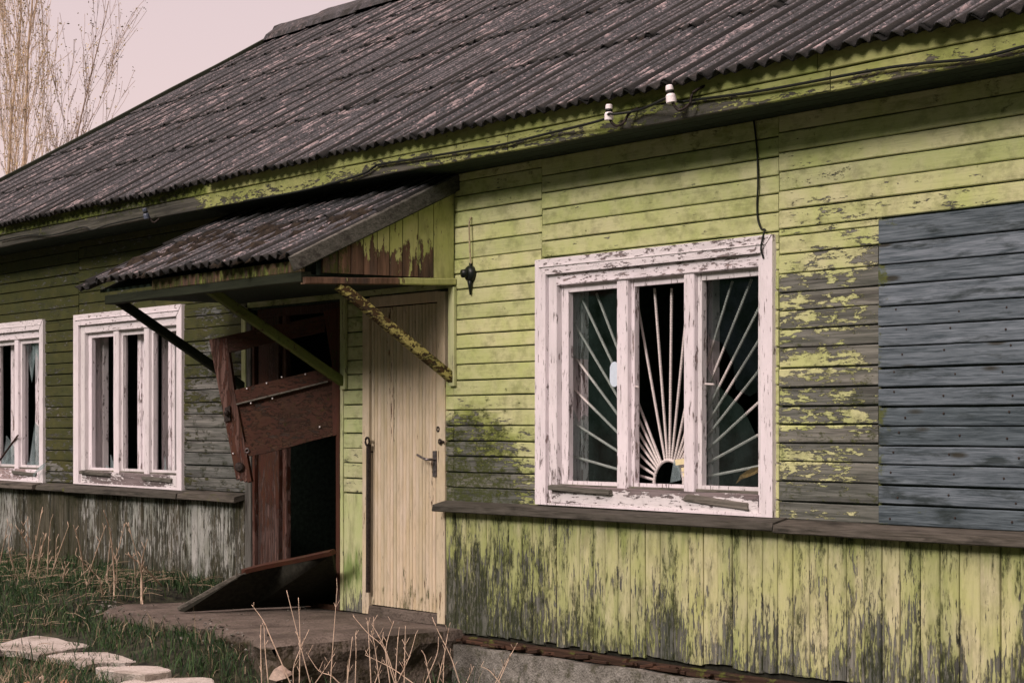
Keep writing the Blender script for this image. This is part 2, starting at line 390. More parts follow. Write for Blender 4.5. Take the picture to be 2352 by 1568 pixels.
def rows(z0, z1, pitch=.097, jit=.006):
    out = [z0]
    while out[-1] < z1 - pitch * 1.3: out.append(out[-1] + pitch + U(-jit, jit))
    out.append(z1); return out
def hboards(mb, x0, x1, zl, fn, opens=OPEN, y=-.022, gap=(.005, .010)):
    for a, b in zip(zl[:-1], zl[1:]):
        g = U(*gap)
        zz = sorted({a, b} | {z for o in opens for z in o[2:4] if a + .004 < z < b - .004 and o[0] < x1 and o[1] > x0})
        for z0, z1 in zip(zz[:-1], zz[1:]):
            zm = (z0 + z1) / 2; iv = [(x0, x1)]
            for o in opens:
                if o[2] < zm < o[3]:
                    nv = []
                    for p, q in iv:
                        if o[1] <= p or o[0] >= q: nv.append((p, q)); continue
                        if p < o[0]: nv.append((p, o[0]))
                        if q > o[1]: nv.append((o[1], q))
                    iv = nv
            zt = z1 - (g if z1 == b else 0)
            for p, q in iv:
                if q - p > .02:
                    mb.board((p + .001, 0, z0), (q - .001, 0, z0), (0, 0, zt - z0), (0, y - U(0, .003), 0), fn, .16)
# --- upper siding right of the porch
rw = {}
def fnA(q):
    px, py = scr(q)
    wob = nz(q.x * 1.7, q.z * 3) * 60
    wear = .05 + .08 * nz(q.x * 2, q.z * 9, 3)
    lowleft = ss(1250, 1090, px + wob) * ss(880, 1010, py + wob * .5)
    wear += .45 * lowleft + .35 * ss(1040, 1110, py + wob * .3)
    return clamp(wear), clamp(.72 * lowleft + .25 * ss(1050, 1120, py) + .22 * ss(480, 380, py) + .06)  # value rises again at the top, painting green eaves shade
def fnB(q):
    px, py = scr(q)
    return clamp(.06 + .10 * nz(q.x * 2, q.z * 9) + .10 * ss(460, 560, py)), clamp(.1 + .25 * ss(420, 300, py) + .3 * ss(530, 590, py) * ss(1700, 1300, px))  # top rows get extra green for the shade of the eaves
def fnC(q):
    px, py = scr(q)
    k = round(q.z / .097)
    rr = .5 + .5 * sin(k * 2.39 + 1.2)
    wear = .05 + .12 * nz(q.x * 2, q.z * 8) + .22 * ss(330, 500, py) + .30 * ss(560, 640, py) * (.35 + 1.0 * rr)
    wear += .4 * ss(1990, 2025, px) * ss(500, 560, py)
    wear += .25 * ss(1060, 1180, py)
    return clamp(wear), clamp(.1 + .22 * ss(350, 180, py) + .28 * ss(640, 850, py) * (.5 + rr * .6))  # greener towards the soffit, eaves shade put into the colour
mb = MB()
zA = rows(Ze, Zs)
hboards(mb, x1050 - .001, xA - .002, zA, fnA)
hboards(mb, x1033, x1050 - .004, [z for z in zA if z < 1.93] + [1.93], fnA)
hboards(mb, xA + .002, xB - .002, rows(Ze, Zs, .099), fnB)
hboards(mb, xB + .002, xC - .004, [z for z in rows(Ze, wz(2027, 500), .0975)], fnC)
hboards(mb, xB + .002, XR, rows(wz(2027, 500), Zs, .099), fnC)
o = mb.build('upper_siding', M['sidH'], house); tag(o, 'pale green horizontal boards around the barred window')
# --- boarded over opening
mb = MB()
hboards(mb, xC + .004, XR, rows(Ze, wz(2027, 500) - .006, .0985), lambda q: (.5, .22 + .35 * ss(2060, 2027, scr(q)[0]) + .2 * nz(q.x * 3, q.z * 5)), [], -.030, (.006, .011))
o = mb.build('boarding', M['bare'], house); tag(o, 'unpainted bluish grey boards nailed over a former window')
nz0 = None
for k in range(11):
    for px_ in (2062, 2185, 2318):
        q = oy(px_ + U(-22, 22), 0, .034); zc = Ze + .045 + .0985 * k + U(-.02, .02)
        if zc > wz(2027, 500) - .05: continue
        if nz0 is None:
            mb = MB(); mb.lathe((q.x, -.030, zc), (0, -1, 0), [(0, .006), (.004, .006), (.006, .003)], 8); nz0 = mb.build('nail', M['iron'], house); base0 = (q.x, zc)
        else:
            c_ = nz0.copy(); COL.objects.link(c_); c_.parent = house; c_.location = (q.x - base0[0], 0, zc - base0[1])
mb = MB()
mb.board((xC - .012, 0, Ze), (xC - .012, 0, wz(2027, 500)), (.022, 0, 0), (0, -.020, 0), lambda q: (.5, .75))
mb.build('boarding_edge', M['woodV'], house)
# --- strip between the doors
mb = MB()
xs0 = wx(797)
hboards(mb, xs0, x841 - .004, rows(1.18, 2.52, .1), lambda q: (.12, .12 + .3 * ss(2.0, 2.4, q.z)), [])
hboards(mb, x575, x1050, [2.52, 2.62, 2.72, 2.82, 2.92, 3.02, 3.12, Zs], lambda q: (.15, .35), [])
mb.build('entrance_siding', M['strip'], house)
mb = MB()
mb.board((xs0, 0, .36), (xs0, 0, 1.17), (x841 - .004 - xs0, 0, 0), (0, -.026, 0), lambda q: (.12 + .5 * ss(.55, .38, q.z), .12 + .55 * ss(1.0, .5, q.z) * ss(.36, .5, q.z)))
mb.board((x785 + .03, 0, .36), (x785 + .03, 0, 2.5), (xs0 - .004 - x785 - .03, 0, 0), (0, -.034, 0), lambda q: (.18, .15))
mb.build('entrance_trim', M['stripV'], house)
# --- left siding, dark and dirty
def fnL(q):
    px, py = scr(q)
    wear = .25 + .12 * nz(q.x * 1.1, q.z * 8) + .28 * ss(860, 1060, py + 60 * nz(q.x, q.z * 3)) + .1 * ss(430, 480, px)
    if px > 432: wear += .25 * ss(700, 900, py)
    k = .5 + .5 * sin(round(q.z / .097) * 2.1 + round(q.x * .6) * 1.7)
    return clamp(wear * (.7 + .5 * k)), clamp(.3 + .25 * nz(q.x * 2, q.z * 3, 5) + .15 * ss(430, 500, px))
mb = MB()
xj = wx(187)
zl = rows(Ze - .01, Zs)
hboards(mb, XL, xj - .002, zl, fnL); hboards(mb, xj + .002, x575 - .01, rows(Ze - .01, Zs), fnL)
o = mb.build('side_siding', M['oliveH'], house); tag(o, 'dark olive horizontal boards left of the porch')
# --- lower siding, upright boards
def vboards(mb, x0, x1, zb, zt, fn, pitch=.126, y=-.040):
    x = x0
    while x < x1 - .02:
        w = min(pitch + U(-.012, .012), x1 - x)
        if x1 - (x + w) < .05: w = x1 - x
        z0 = zb(x) + U(-.012, .008)
        mb.board((x + .002, 0, z0), (x + .002, 0, zt), (w - U(.005, .009), 0, 0), (0, y - U(0, .005), 0), fn, .12, .005, .003, rag0=.015)
        x += w
def fnD(q):
    px, py = scr(q)
    t = (q.z - .33) / .8
    n = nz(q.x * 3.1, q.z * .8) ; n2 = nz(q.x * 7.3, q.z * 1.2, 4)
    wear = .10 + .32 * ss(1., .25, t + .4 * n) + .22 * n2 + .2 * n + .18 * ss(.25, .0, t + .1 * n2)
    lf = ss(1420, 1090, px + 120 * n)
    wear += .22 * lf * ss(1, .5, t)
    moss = .40 + .16 * ss(.86, 1.0, t) + .3 * lf * ss(.95, .6, t + .2 * n) + .22 * ss(.5, .05, t + .15 * n2) + .3 * n2 + .22 * n
    return clamp(wear), clamp(moss)
mb = MB()
zbr = lambda x: .325 + .02 * ss(-11.5, -8, x)
vboards(mb, wx(1037), XR, zbr, Ze - .05, fnD)
o = mb.build('lower_siding', M['sidV'], house); tag(o, 'yellow green upright boards below the ledge, paint worn off towards the ground')
def fnE(q):
    px, py = scr(q); t = (q.z - .33) / .8
    n = nz(q.x * 2.3, q.z * .7, 7); n2 = nz(q.x * 6, q.z * 1.4, 2)
    brown = ss(60, 100, px) * ss(200, 165, px)
    wear = .52 + .34 * n + .24 * n2 + .38 * brown + .25 * ss(.35, .0, t)
    moss = .34 + .4 * ss(.82, 1.0, t + .2 * n2) + .36 * ss(.6, .1, t + .3 * n) + .22 * brown + .28 * n2 + .22 * n
    return clamp(wear), clamp(moss)
mb = MB()
vboards(mb, XL, x575 - .012, lambda x: .30, Ze - .06, fnE, .105)
o = mb.build('lower_side_siding', M['greyV'], house); tag(o, 'peeled grey white upright boards left of the doorway')
# --- ledges
def ledge(x0, x1, z, ov=.115, fn=lambda q: (.5, .1)):
    mb = MB(); mb.board((x0, -.005, z), (x1, -.005, z), (0, -ov, -.03), (0, -.008, -.045), fn, .2, .008, .004)
    mb.build('ledge', M['ledge'], house)
ledge(wx(1030), wx(1815), Ze + .01); ledge(wx(1815) + .006, XR, Ze + .002)
ledge(wx(182), wx(440), Ze - .012, .13, lambda q: (.5, .05)); ledge(wx(440) + .005, x575 - .012, Ze - .016, .12, lambda q: (.5, .45))
ledge(wx(108), wx(182) - .005, Ze - .016, .1, lambda q: (.5, .5)); ledge(XL, wx(108) - .005, Ze - .008, .13)
# --- wall core behind the boards, floor, interior, gables
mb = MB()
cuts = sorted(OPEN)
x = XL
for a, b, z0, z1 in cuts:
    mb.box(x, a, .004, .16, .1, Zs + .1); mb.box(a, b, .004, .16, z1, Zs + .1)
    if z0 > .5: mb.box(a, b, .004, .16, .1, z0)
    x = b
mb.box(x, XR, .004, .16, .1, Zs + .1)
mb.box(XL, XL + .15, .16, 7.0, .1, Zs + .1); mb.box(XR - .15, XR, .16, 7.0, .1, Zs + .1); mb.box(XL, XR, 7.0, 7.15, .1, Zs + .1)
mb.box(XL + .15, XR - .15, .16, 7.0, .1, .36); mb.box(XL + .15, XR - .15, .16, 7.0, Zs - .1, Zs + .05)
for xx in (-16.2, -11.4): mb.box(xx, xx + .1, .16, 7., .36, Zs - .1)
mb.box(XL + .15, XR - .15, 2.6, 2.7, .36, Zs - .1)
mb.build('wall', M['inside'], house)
# --- foundation
mb = MB()
zf = lambda x: .255 + .012 * nz(x * 1.9) + .01 * ss(-11.7, -9, x)
def rough_bar(mb, x0, x1, y0, y1, zb, ztf, seg=.12, ny=5, nv=5, amp=.018):
    n = int((x1 - x0) / seg); idx = []
    P = []
    prof = [(y1, 1.)] + [(y1 + (y0 - y1) * k / ny, 1.) for k in range(1, ny)] + [(y0, 1.)] + [(y0, 1 - k / nv) for k in range(1, nv + 1)]
    m = len(prof)
    for i in range(n + 1):
        x = x0 + (x1 - x0) * i / n
        for (y, h) in prof:
            z = zb + (ztf(x) - zb) * h
            a = amp if h < 1 else amp * .45
            P.append((x + U(-.01, .01), y + a * nz(x * 5, z * 6, y * 3) + a * .6 * nz(x * 17, z * 19), z + a * .8 * nz(x * 6, y * 9, 3)))
    fs = [(i * m + j, i * m + j + 1, (i + 1) * m + j + 1, (i + 1) * m + j) for i in range(n) for j in range(m - 1)]
    mb.add(P, fs)
rough_bar(mb, wx(1043, .12), XR, -.125, .05, -.3, zf)
mb.build('foundation', M['found'], house)
mb = MB(); rough_bar(mb, XL, wx(1043, .12) - .01, -.03, .05, -.3, lambda x: .30); mb.build('foundation', M['slab'], house)
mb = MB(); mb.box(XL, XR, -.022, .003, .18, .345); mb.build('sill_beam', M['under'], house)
# dirt and rotten wood lying on the plinth
mb = MB()
for i in range(150):
    x = U(wx(1050), XR); y = U(-.115, -.035); l = U(.03, .22); a = U(-.35, .35)
    mb.board((x, y, zf(x) + .012), (x + l * cos(a), y + .03 * sin(a), zf(x) + U(.012, .03)), (0, U(.01, .03), 0), (0, 0, U(.006, .02)), lambda q: (.5, .4), .1, .002)
mb.board((wx(1055), -.06, .262), (XR, -.06, .285), (0, .05, 0), (0, 0, .045), lambda q: (.5, .5), .2, .01, .012)
o = mb.build('rotten_plank', M['darkbrown'], house); tag(o, kind='stuff')

# --- windows
def window(x0, z0, z1, big, wear, label=None, inner=()):
    X = [x0 + r for r in WREL]; sc = lambda f: z0 + (z1 - z0) * f
    wf = lambda q: (clamp(wear + .12 * nz(q.x * 3, q.z * 3) + .22 * ss(sc(.3), sc(.0), q.z) * wear * 2), 0)
    zt1, zt2, zt3 = z1 - .095, z1 - .163, z1 - .205
    zb1, zb2 = z0 + .115, z0 + .012
    y = -.048
    def ring(xa, xb, za, zb_, wl, wr, wb, wt, y0, d, wmv):
        """a closed rectangular frame as one connected piece"""
        mb = MB(); o_ = [(xa, za), (xb, za), (xb, zb_), (xa, zb_)]; i_ = [(xa + wl, za + wb), (xb - wr, za + wb), (xb - wr, zb_ - wt), (xa + wl, zb_ - wt)]
        vs = [(p[0], yy, p[1]) for yy in (y0 + d, y0) for p in o_ + i_]; fs = []
        for k in range(4):
            l = (k + 1) % 4
            fs += [(k, l, 4 + l, 4 + k), (8 + k, 12 + k, 12 + l, 8 + l), (k, 8 + k, 8 + l, l), (4 + k, 4 + l, 12 + l, 12 + k)]
        mb.add(vs, fs, wmv); return mb
    mb = MB()   # casing: two sides and a thin foot in one piece
    mb.prism([(X[0], 0, z0), (X[-1], 0, z0 - .008), (X[-1], 0, z1 - .005), (X[-2], 0, zt1), (X[-2], 0, z0 + .01), (X[1], 0, z0 + .01), (X[1], 0, zt1), (X[0], 0, z1)], (0, y, 0), (R(), wear, 0))
    win = mb.build('window', M['white'], house)
    if label: tag(win, label)
    mb = MB()
    mb.prism([(X[0] + .002, 0, z1), (X[1] + .001, 0, zt1 + .001), (X[-2] - .001, 0, zt1 + .001), (X[-1] - .002, 0, z1 - .003)], (0, y - .004, 0), (R(), wear + .12, .05))
    mb.build('head_casing', M['whiteH'], win)
    mb = MB(); mb.board((X[0] + .05, y - .003, z1 - .05), (X[-1] - .05, y - .003, z1 - .055), (0, 0, .008), (0, -.008, 0), wf)
    mb.build('moulding', M['whiteH'], win)
    for a, b in ((X[1], X[2]), (X[11], X[12])):
        mb = MB(); mb.board((a, .05, z0 + .012), (a, .05, zt1), (b - a, 0, 0), (0, -.078, 0), wf, .15)
        mb.build('frame', M['white'], win)
    mb = MB()
    mb.board((X[2], .05, zt2), (X[11], .05, zt2), (0, 0, zt1 - zt2), (0, -.074, 0), lambda q: (wear + .15, 0))
    mb.build('frame_head', M['whiteH'], win)
    mb = MB()
    mb.board((X[2] - .03, 0.0, zb2), (X[11] + .01, 0.0, zb2 - .01), (0, 0, .105), (0, -.036, 0), lambda q: (clamp(.5 + wear + .35 * nz(q.x * 2.2, q.z * 4) - .35 * ss(X[8], X[11], q.x)) if not big else clamp(.18 + wear * .6 + .5 * ss(zb2 + .06, zb2 + .1, q.z)), 0), .1)
    mb.build('apron', M['whiteH'], win)
    ring(X[2] + .002, X[4] + .002, zb1, zt2, X[3] - X[2], .012, .03, zt2 - zt3, .045, -.034, (R(), wear, 0)).build('sash', M['white'], win)
    ring(X[5] + .002, X[7] + .002, zb1, zt2, .03, .012, .03, zt2 - zt3, .046, -.030, (R(), wear + .1, 0)).build('sash', M['white'], win)
    ring(X[8] + .002, X[11] - .002, zb1, zt2, .035, X[11] - X[10], .03, zt2 - zt3, .045, -.032, (R(), wear + .05, 0)).build('sash', M['white'], win)
    for a, b in ((X[4], X[5]), (X[7], X[8])):
        mb = MB()
        mb.board((a, .075, zb1 - .02), (a, .075, zt2), (b - a, 0, 0), (0, -.088, 0), wf, .15, .006)
        mb.build('mullion', M['white'], win)
    sf = lambda q: (.5, .1)   # sill strips, broken in the middle
    xm = X[4] + .03
    def one(name, mat, *ar):
        mb = MB(); mb.board(*ar[:5], *ar[5:-1], **ar[-1]); return mb.build(name, M[mat], win)
    one('sill', 'wood', (X[2] - .04, -.005, zb1 + .012), (xm, -.005, zb1 - .002), (0, -.055, -.01), (0, 0, -.028), sf, .1, .004, .004, dict(rag1=.06))
    one('sill', 'wood', (xm - .02, .02, zb1 - .012), (X[7] + .05, .02, zb1 - .02), (0, -.035, -.004), (0, 0, -.04), lambda q: (.5, .35), .1, .004, .006, dict(rag0=.03, rag1=.03))
    one('sill', 'wood', (X[7] + .03, -.002, zb1 - .012), (X[11] - .02, -.002, zb1 - (.05 if big else .022)), (0, -.05, -.014), (0, 0, -.038 if big else -.03), sf, .1, .005, .006, dict(rag0=.05, rag1=.05))
    one('sill_board', 'wood', (X[2], .03, zb1 - .03), (X[11], .03, zb1 - .03), (0, 0, .04), (0, -.03, 0), lambda q: (.5, .4), .15, dict())
    yi = .17                  # second frame, further in
    for a, b, w_ in [(X[2] - .03, X[2] + .055, .3)] + [(p, q, .25) for p, q in inner] + [(X[11] - .02, X[12], .3)]:
        one('inner_post', 'white', (a, yi, zb1 - .02), (a, yi, zt2 + .02), (b - a, 0, 0), (0, -.05, 0), lambda q: (w_ + wear * .5, 0), dict())
        if .05 < b - a < .2 and a > X[3]:
            one('inner_post', 'white', (a + (b - a) * .25, yi - .051, zb1), (a + (b - a) * .25, yi - .051, zt2), ((b - a) * .4, 0, 0), (0, -.018, 0), lambda q: (w_ + .2, 0), dict())
    for bx in ((X[2] - .04, X[11] + .04, .05, .22, zt2 + .003, zt2 + .03), (X[2] - .04, X[11] + .04, .05, .22, zb1 - .05, zb1 - .035), (X[2] - .04, X[2] - .001, .052, .20, zb1 - .034, zt2)):
        mb = MB(); mb.box(*bx); mb.build('lining', M['white'], win)
    return win, X, zb1, zt2, zt3
w1, X, zb, zt, zt3 = window(*WIN[0], True, .34, 'white flaking window with three tall lights and a sunburst of ribbed bars', [(WXS[5] + .42, WXS[5] + .52), (WXS[5] + .56, WXS[5] + .60)])
# sunburst bars
def wz1(zx, zy): return (1300 + zx / 2.2078) * .9408, (560 + zy / 2.2078) * .9408
YB = .11
hub = oy(*wz1(738, 1372), -YB)
ends = [(230, 1225), (235, 1050), (230, 865), (225, 680), (222, 500), (268, 375), (345, 345), (557, 345), (658, 318), (750, 318), (845, 300), (965, 285), (1078, 280), (1182, 268), (1226, 415), (1226, 590), (1226, 755), (1222, 930), (1222, 1105), (1222, 1275)]
r0 = .135
for e in ends:
    p = oy(*wz1(*e), -YB); d = (p - hub); L = d.length; d.normalize()
    p0 = hub + d * r0; n = int((L - r0) / .0075)
    mb = MB()
    mb.tube([p0 + d * ((L - r0) * i / n) for i in range(n + 1)], [.0090 if i % 2 else .0070 for i in range(n + 1)], 6)
    mb.build('bar', M['rod'], w1)
mb = MB()
n = 46
mb.tube([hub + Vector((r0 * cos(pi * i / n), -.004, r0 * sin(pi * i / n))) for i in range(n + 1)], [.0105 if i % 2 else .0085 for i in range(n + 1)], 6)
mb.build('bar_hub', M['rod'], w1)
def pane(win, mat, pts, y, name='pane'):
    mb = MB(); mb.prism([(p[0], y, p[1]) for p in pts], (0, .004, 0)); return mb.build(name, mat, win)
def zp(zx, zy, d=-.05): q = oy(*wz1(zx, zy), d); return (q.x, q.z)
pane(w1, M['glass'], [zp(175, 340), zp(480, 310), zp(480, 1365), zp(175, 1365), zp(175, 890), zp(215, 960), zp(248, 1040), zp(275, 995), zp(300, 1010), zp(300, 700), zp(180, 690)], .05)
pane(w1, M['glassb'], [zp(895, 280), zp(1235, 250), zp(1235, 860), zp(1170, 900), zp(1095, 860), zp(1080, 720), zp(1020, 610), zp(960, 590), zp(925, 520), zp(895, 440)], .05)
pane(w1, M['glass'], [zp(895, 740), zp(940, 745), zp(975, 820), zp(1130, 960), zp(1235, 1180), zp(1235, 1380), zp(895, 1380)], .052)
pane(w1, M['shard'], [zp(715, 1365), zp(735, 1240), zp(765, 1250), zp(770, 1350)], .085, 'glass_shard')
mb = MB(); c = oy(*wz1(441, 780), -.045); mb.prism([c + Vector((.044 * cos(t * pi / 12), 0, .045 * sin(t * pi / 12) + (.028 if t < 12 else -.028))) for t in range(24)], (0, .003, 0))
o = mb.build('sticker', M['sticker'], w1)
mb = MB()
for a in ([(768, 1240), (830, 1232), (830, 1262), (772, 1270)], [(800, 1285), (835, 1275), (835, 1300), (806, 1305)], [(806, 1310), (835, 1310), (835, 1335), (815, 1335)]):
    mb.prism([oy(*wz1(*p), -.06) for p in a], (0, .004, 0))
mb.build('paper_scrap', M['paper'], w1)
mb = MB()
mb.tube([oy(*wz1(548, 845), -.04), oy(*wz1(570, 848), .0)], .006, 6)
mb.build('stay_hook', M['rod'], w1)
mb = MB(); mb.tube([oy(*wz1(918, 832), -.04), oy(*wz1(978, 834), -.03)], .006, 6)
mb.build('stay_hook', M['rod'], w1)
lf = MB()
lp = [(1095, 1370), (1110, 1325), (1140, 1300), (1180, 1285), (1222, 1275), (1222, 1298), (1190, 1322), (1140, 1338), (1112, 1345)]
lf.prism([oy(*wz1(*p), -.07) + Vector((0, .01 * (i % 3), 0)) for i, p in enumerate(lp)], (0, .004, 0))
o = lf.build('dry_leaf', M['leaf']); tag(o, 'curled brown dead leaf caught inside the right light of the barred window', 'leaf')
w2, X2, zb, zt, zt3 = window(*WIN[1], False, .2, 'white window with empty broken lights half behind the porch brace', [(w2x + WREL[4] + .20, w2x + WREL[4] + .36), (w2x + WREL[7] + .05, w2x + WREL[7] + .09), (w2x + WREL[7] + .18, w2x + WREL[7] + .30)])
w3, X3, zb3, zt_, _ = window(*WIN[2], False, .24, 'white broken window cut off by the left edge of the photo', [(w3x + WREL[4] + .20, w3x + WREL[4] + .36), (w3x + WREL[7] - .28, w3x + WREL[7] - .12), (w3x + WREL[7] + .18, w3x + WREL[7] + .36)])
def shards(win, X, zb, k, y=.05):
    for i in range(k):
        x = U(X[3], X[10] - .05); h = U(.03, .16); w = U(.03, .12)
        pane(win, M['shard'], [(x, zb + .02), (x + w, zb + .02), (x + w * U(-.3, 1.2), zb + h)], y + .003 * i, 'glass_shard')
shards(w2, X2, zb, 9); shards(w3, X3, zb3, 4)
pane(w3, M['shard'], [(X3[9], zt - .03), (X3[10], zt - .03), (X3[10], zt - .42), (X3[9] + .24, zt - .12), (X3[9] + .14, zt - .4)], .05, 'glass_shard')
pane(w3, M['shard'], [(X3[6], zb3 + .02), (X3[7], zb3 + .02), (X3[7], zb3 + .1), (X3[6] + .1, zb3 + .3)], .05, 'glass_shard')
pane(w3, M['shard'], [(X3[9] + .05, zb3), (X3[10], zb3 + .02), (X3[10], zb3 + .3), (X3[9] + .2, zb3 + .42)], .055, 'glass_shard')
mb = MB(); a, b = oy(-12, 1075, .0), oy(41, 1003, .02); mb.board(a, b, (.03, 0, .02), (0, -.02, 0), lambda q: (.2, 0), .2)
o = mb.build('loose_stick', M['brownH']); tag(o, 'reddish brown stick leaning across the leftmost broken window', 'stick')
mb = MB(); mb.prism([oy(*p, .09) for p in [(75, 1090), (88, 1073), (104, 1062), (100, 1075), (84, 1084), (78, 1095)]], (0, .006, 0))
o = mb.build('glass_piece', M['shard']); tag(o, 'jagged piece of broken glass lying on the sill of the leftmost window', 'broken glass')

# --- doors
mb = MB()
n = 21; dl, dr = wx(857), wx(1012); wv = (dr - dl) / n
def fnDoor(q):
    t = (q.x - dl) / (dr - dl)
    return clamp(.12 + .2 * nz(q.x * 9, q.z * .8) + .4 * ss(.2, .3, t) * ss(.42, .33, t) * ss(1.3, 1.7, q.z) + .12 * ss(.65, .45, q.z) + .3 * ss(.92, 1., t) * ss(1.6, .5, q.z) + .25 * ss(.75, .9, t) * ss(.35, .0, abs(q.z - 1.25))), .06 + .42 * ss(.85, .42, q.z + .1 * nz(q.x * 8, q.z * 2)) + .12 * ss(1.9, 2.4, q.z)
for i in range(n):
    mb.board((dl + wv * i + .004, .02, .425), (dl + wv * i + .004, .02, 2.43), (wv - .008, 0, 0), (0, -.036, 0), fnDoor, .12, .006, .001)
mb.box(dl, dr, .021, .045, .425, 2.43)
door = mb.build('door', M['cream'], house); tag(door, 'closed cream door of narrow fluted boards with rust streaks')
mb = MB()
ff = lambda q: (.2 + .25 * ss(.8, .4, q.z), .05)
mb.board((x841, 0, .36), (x841, 0, 2.5), (dl - .006 - x841, 0, 0), (0, -.032, 0), ff)
mb.board((dr + .008, 0, .36), (dr + .008, 0, 2.5), (x1033 - dr - .008, 0, 0), (0, -.032, 0), ff)
mb.board((dl, 0, 2.44), (dr, 0, 2.44), (0, 0, .07), (0, -.026, 0), ff)
mb.build('door_frame', M['cream'], door)
mb = MB(); mb.board((x841 + .05, .02, .34), (x1033, .02, .345), (0, 0, .075), (0, -.05, 0), lambda q: (.5, .4)); mb.build('threshold', M['slab'], door)
def dz(zx, zy, d=.03): return oy((880 + zx / 1.912) * .9408, (700 + zy / 1.912) * .9408, d)
mb = MB()
p = dz(349, 765, .018); q = dz(349, 885, .018)
mb.box(p.x - .022, p.x + .022, -.024, -.016, q.z, p.z)
h0 = dz(350, 805, .02); mb.tube(smooth_path([h0, h0 + Vector((0, -.055, 0)), h0 + Vector((-.03, -.065, .004)), h0 + Vector((-.13, -.06, .03))], 5), [.009] * 10 + [.008] * 5 + [.006], 8)
mb.tube([h0 + Vector((0, .004, -.07)), h0 + Vector((0, -.01, -.07))], .008, 8)
mb.build('handle', M['steel'], door)
mb = MB()
a = dz(38, 735, .05); b = dz(36, 1425, .05)
mb.tube([a, b], .017, 8); t0 = a + Vector((0, -.01, .02))
mb.tube([t0 + Vector((.026 * cos(k * pi / 6), 0, .026 * sin(k * pi / 6))) for k in range(13)], .008, 6)
mb.tube([a + Vector((0, .05, -.05)), a + Vector((0, 0, -.05))], .008, 6)
mb.build('bar_lock', M['iron'], door)
mb = MB()
for c in (dz(366, 664, .03), dz(374, 722, .04)):
    mb.tube([c + Vector((.014 * cos(k * pi / 6), -.006, .014 * sin(k * pi / 6))) for k in range(13)], .006, 6)
    mb.box(c.x - .012, c.x + .02, -.030, -.016, c.z - .006, c.z + .006)
c = dz(374, 722, .04); mb.tube([c, c + Vector((.05, -.01, 0))], .008, 6); mb.box(c.x - .012, c.x + .016, -.026, -.014, c.z - .32, c.z - .03)
mb.build('latch', M['iron'], door)
# doorway with a fixed brown leaf on its left
mb = MB()
bf = lambda q: (.45 + .25 * ss(1.4, .5, q.z), .0)
mb.board((x597, .03, .36), (x597, .03, 2.44), (wx(644) - x597, 0, 0), (0, -.045, 0), bf)
mb.board((wx(645), .05, .36), (wx(645), .05, 2.44), (wx(653) - wx(645), 0, 0), (0, -.04, 0), lambda q: (.6, .2))
leaf = mb.build('door_leaf', M['brown'], house); tag(leaf, 'narrow red brown door leaf left standing in the open doorway')
mb = MB()
mb.board((x575 - .006, 0, .36), (x575 - .006, 0, 2.46), ((x597 - x575) * .6, 0, 0), (0, -.04, 0), lambda q: (.4, .1)); mb.build('jamb', M['woodV'], house)
mb = MB()
mb.board((x575 + (x597 - x575) * .62, 0, .36), (x575 + (x597 - x575) * .62, 0, 2.46), ((x597 - x575) * .2, 0, 0), (0, -.03, 0), bf)
mb.board((x785 - .02, .06, .36), (x785 - .02, .06, 2.46), (.05, 0, 0), (0, -.1, 0), lambda q: (.25 + .4 * ss(.8, .4, q.z), .05))
mb.board((x597, .05, 2.44), (x785, .05, 2.44), (0, 0, .06), (0, -.07, 0), bf)
mb.build('door_jamb', M['brown'], house)

mb = MB(); mb.board((x597 - .05, .02, .335), (x785, .02, .335), (0, .2, 0), (0, 0, .042), lambda q: (.6, .2), .1); mb.build('threshold', M['darkbrown'], house)
# --- eaves: fascia, soffit
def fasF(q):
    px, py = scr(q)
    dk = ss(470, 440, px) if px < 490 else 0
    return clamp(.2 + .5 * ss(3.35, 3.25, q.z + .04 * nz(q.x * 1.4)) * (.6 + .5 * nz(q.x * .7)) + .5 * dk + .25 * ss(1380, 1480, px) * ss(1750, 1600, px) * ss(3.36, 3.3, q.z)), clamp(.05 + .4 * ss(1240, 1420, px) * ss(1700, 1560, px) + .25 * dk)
mb = MB()
fz = lambda px: wz(px, 983 - .1885 * (px + 2210), .40)
fx = [XL - .3, wx(480, .4), wx(1165, .4), wx(1905, .4), XR]
for i in range(4):
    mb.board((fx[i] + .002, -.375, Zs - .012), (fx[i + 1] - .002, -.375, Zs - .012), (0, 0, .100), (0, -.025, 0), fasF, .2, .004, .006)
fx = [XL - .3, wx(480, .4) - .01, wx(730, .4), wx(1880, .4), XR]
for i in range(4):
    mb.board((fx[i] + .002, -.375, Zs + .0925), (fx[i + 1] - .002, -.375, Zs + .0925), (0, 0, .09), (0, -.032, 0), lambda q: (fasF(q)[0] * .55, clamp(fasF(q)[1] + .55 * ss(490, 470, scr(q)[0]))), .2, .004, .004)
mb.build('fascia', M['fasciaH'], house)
mb = MB(); mb.box(XL - .3, XR, -.374, .0, Zs, Zs + .02)
for i in range(3): mb.box(XL - .3, XR, -.372 + .125 * i, -.372 + .125 * i + .118, Zs - .008, Zs)
mb.build('soffit', M['soffit'], house)

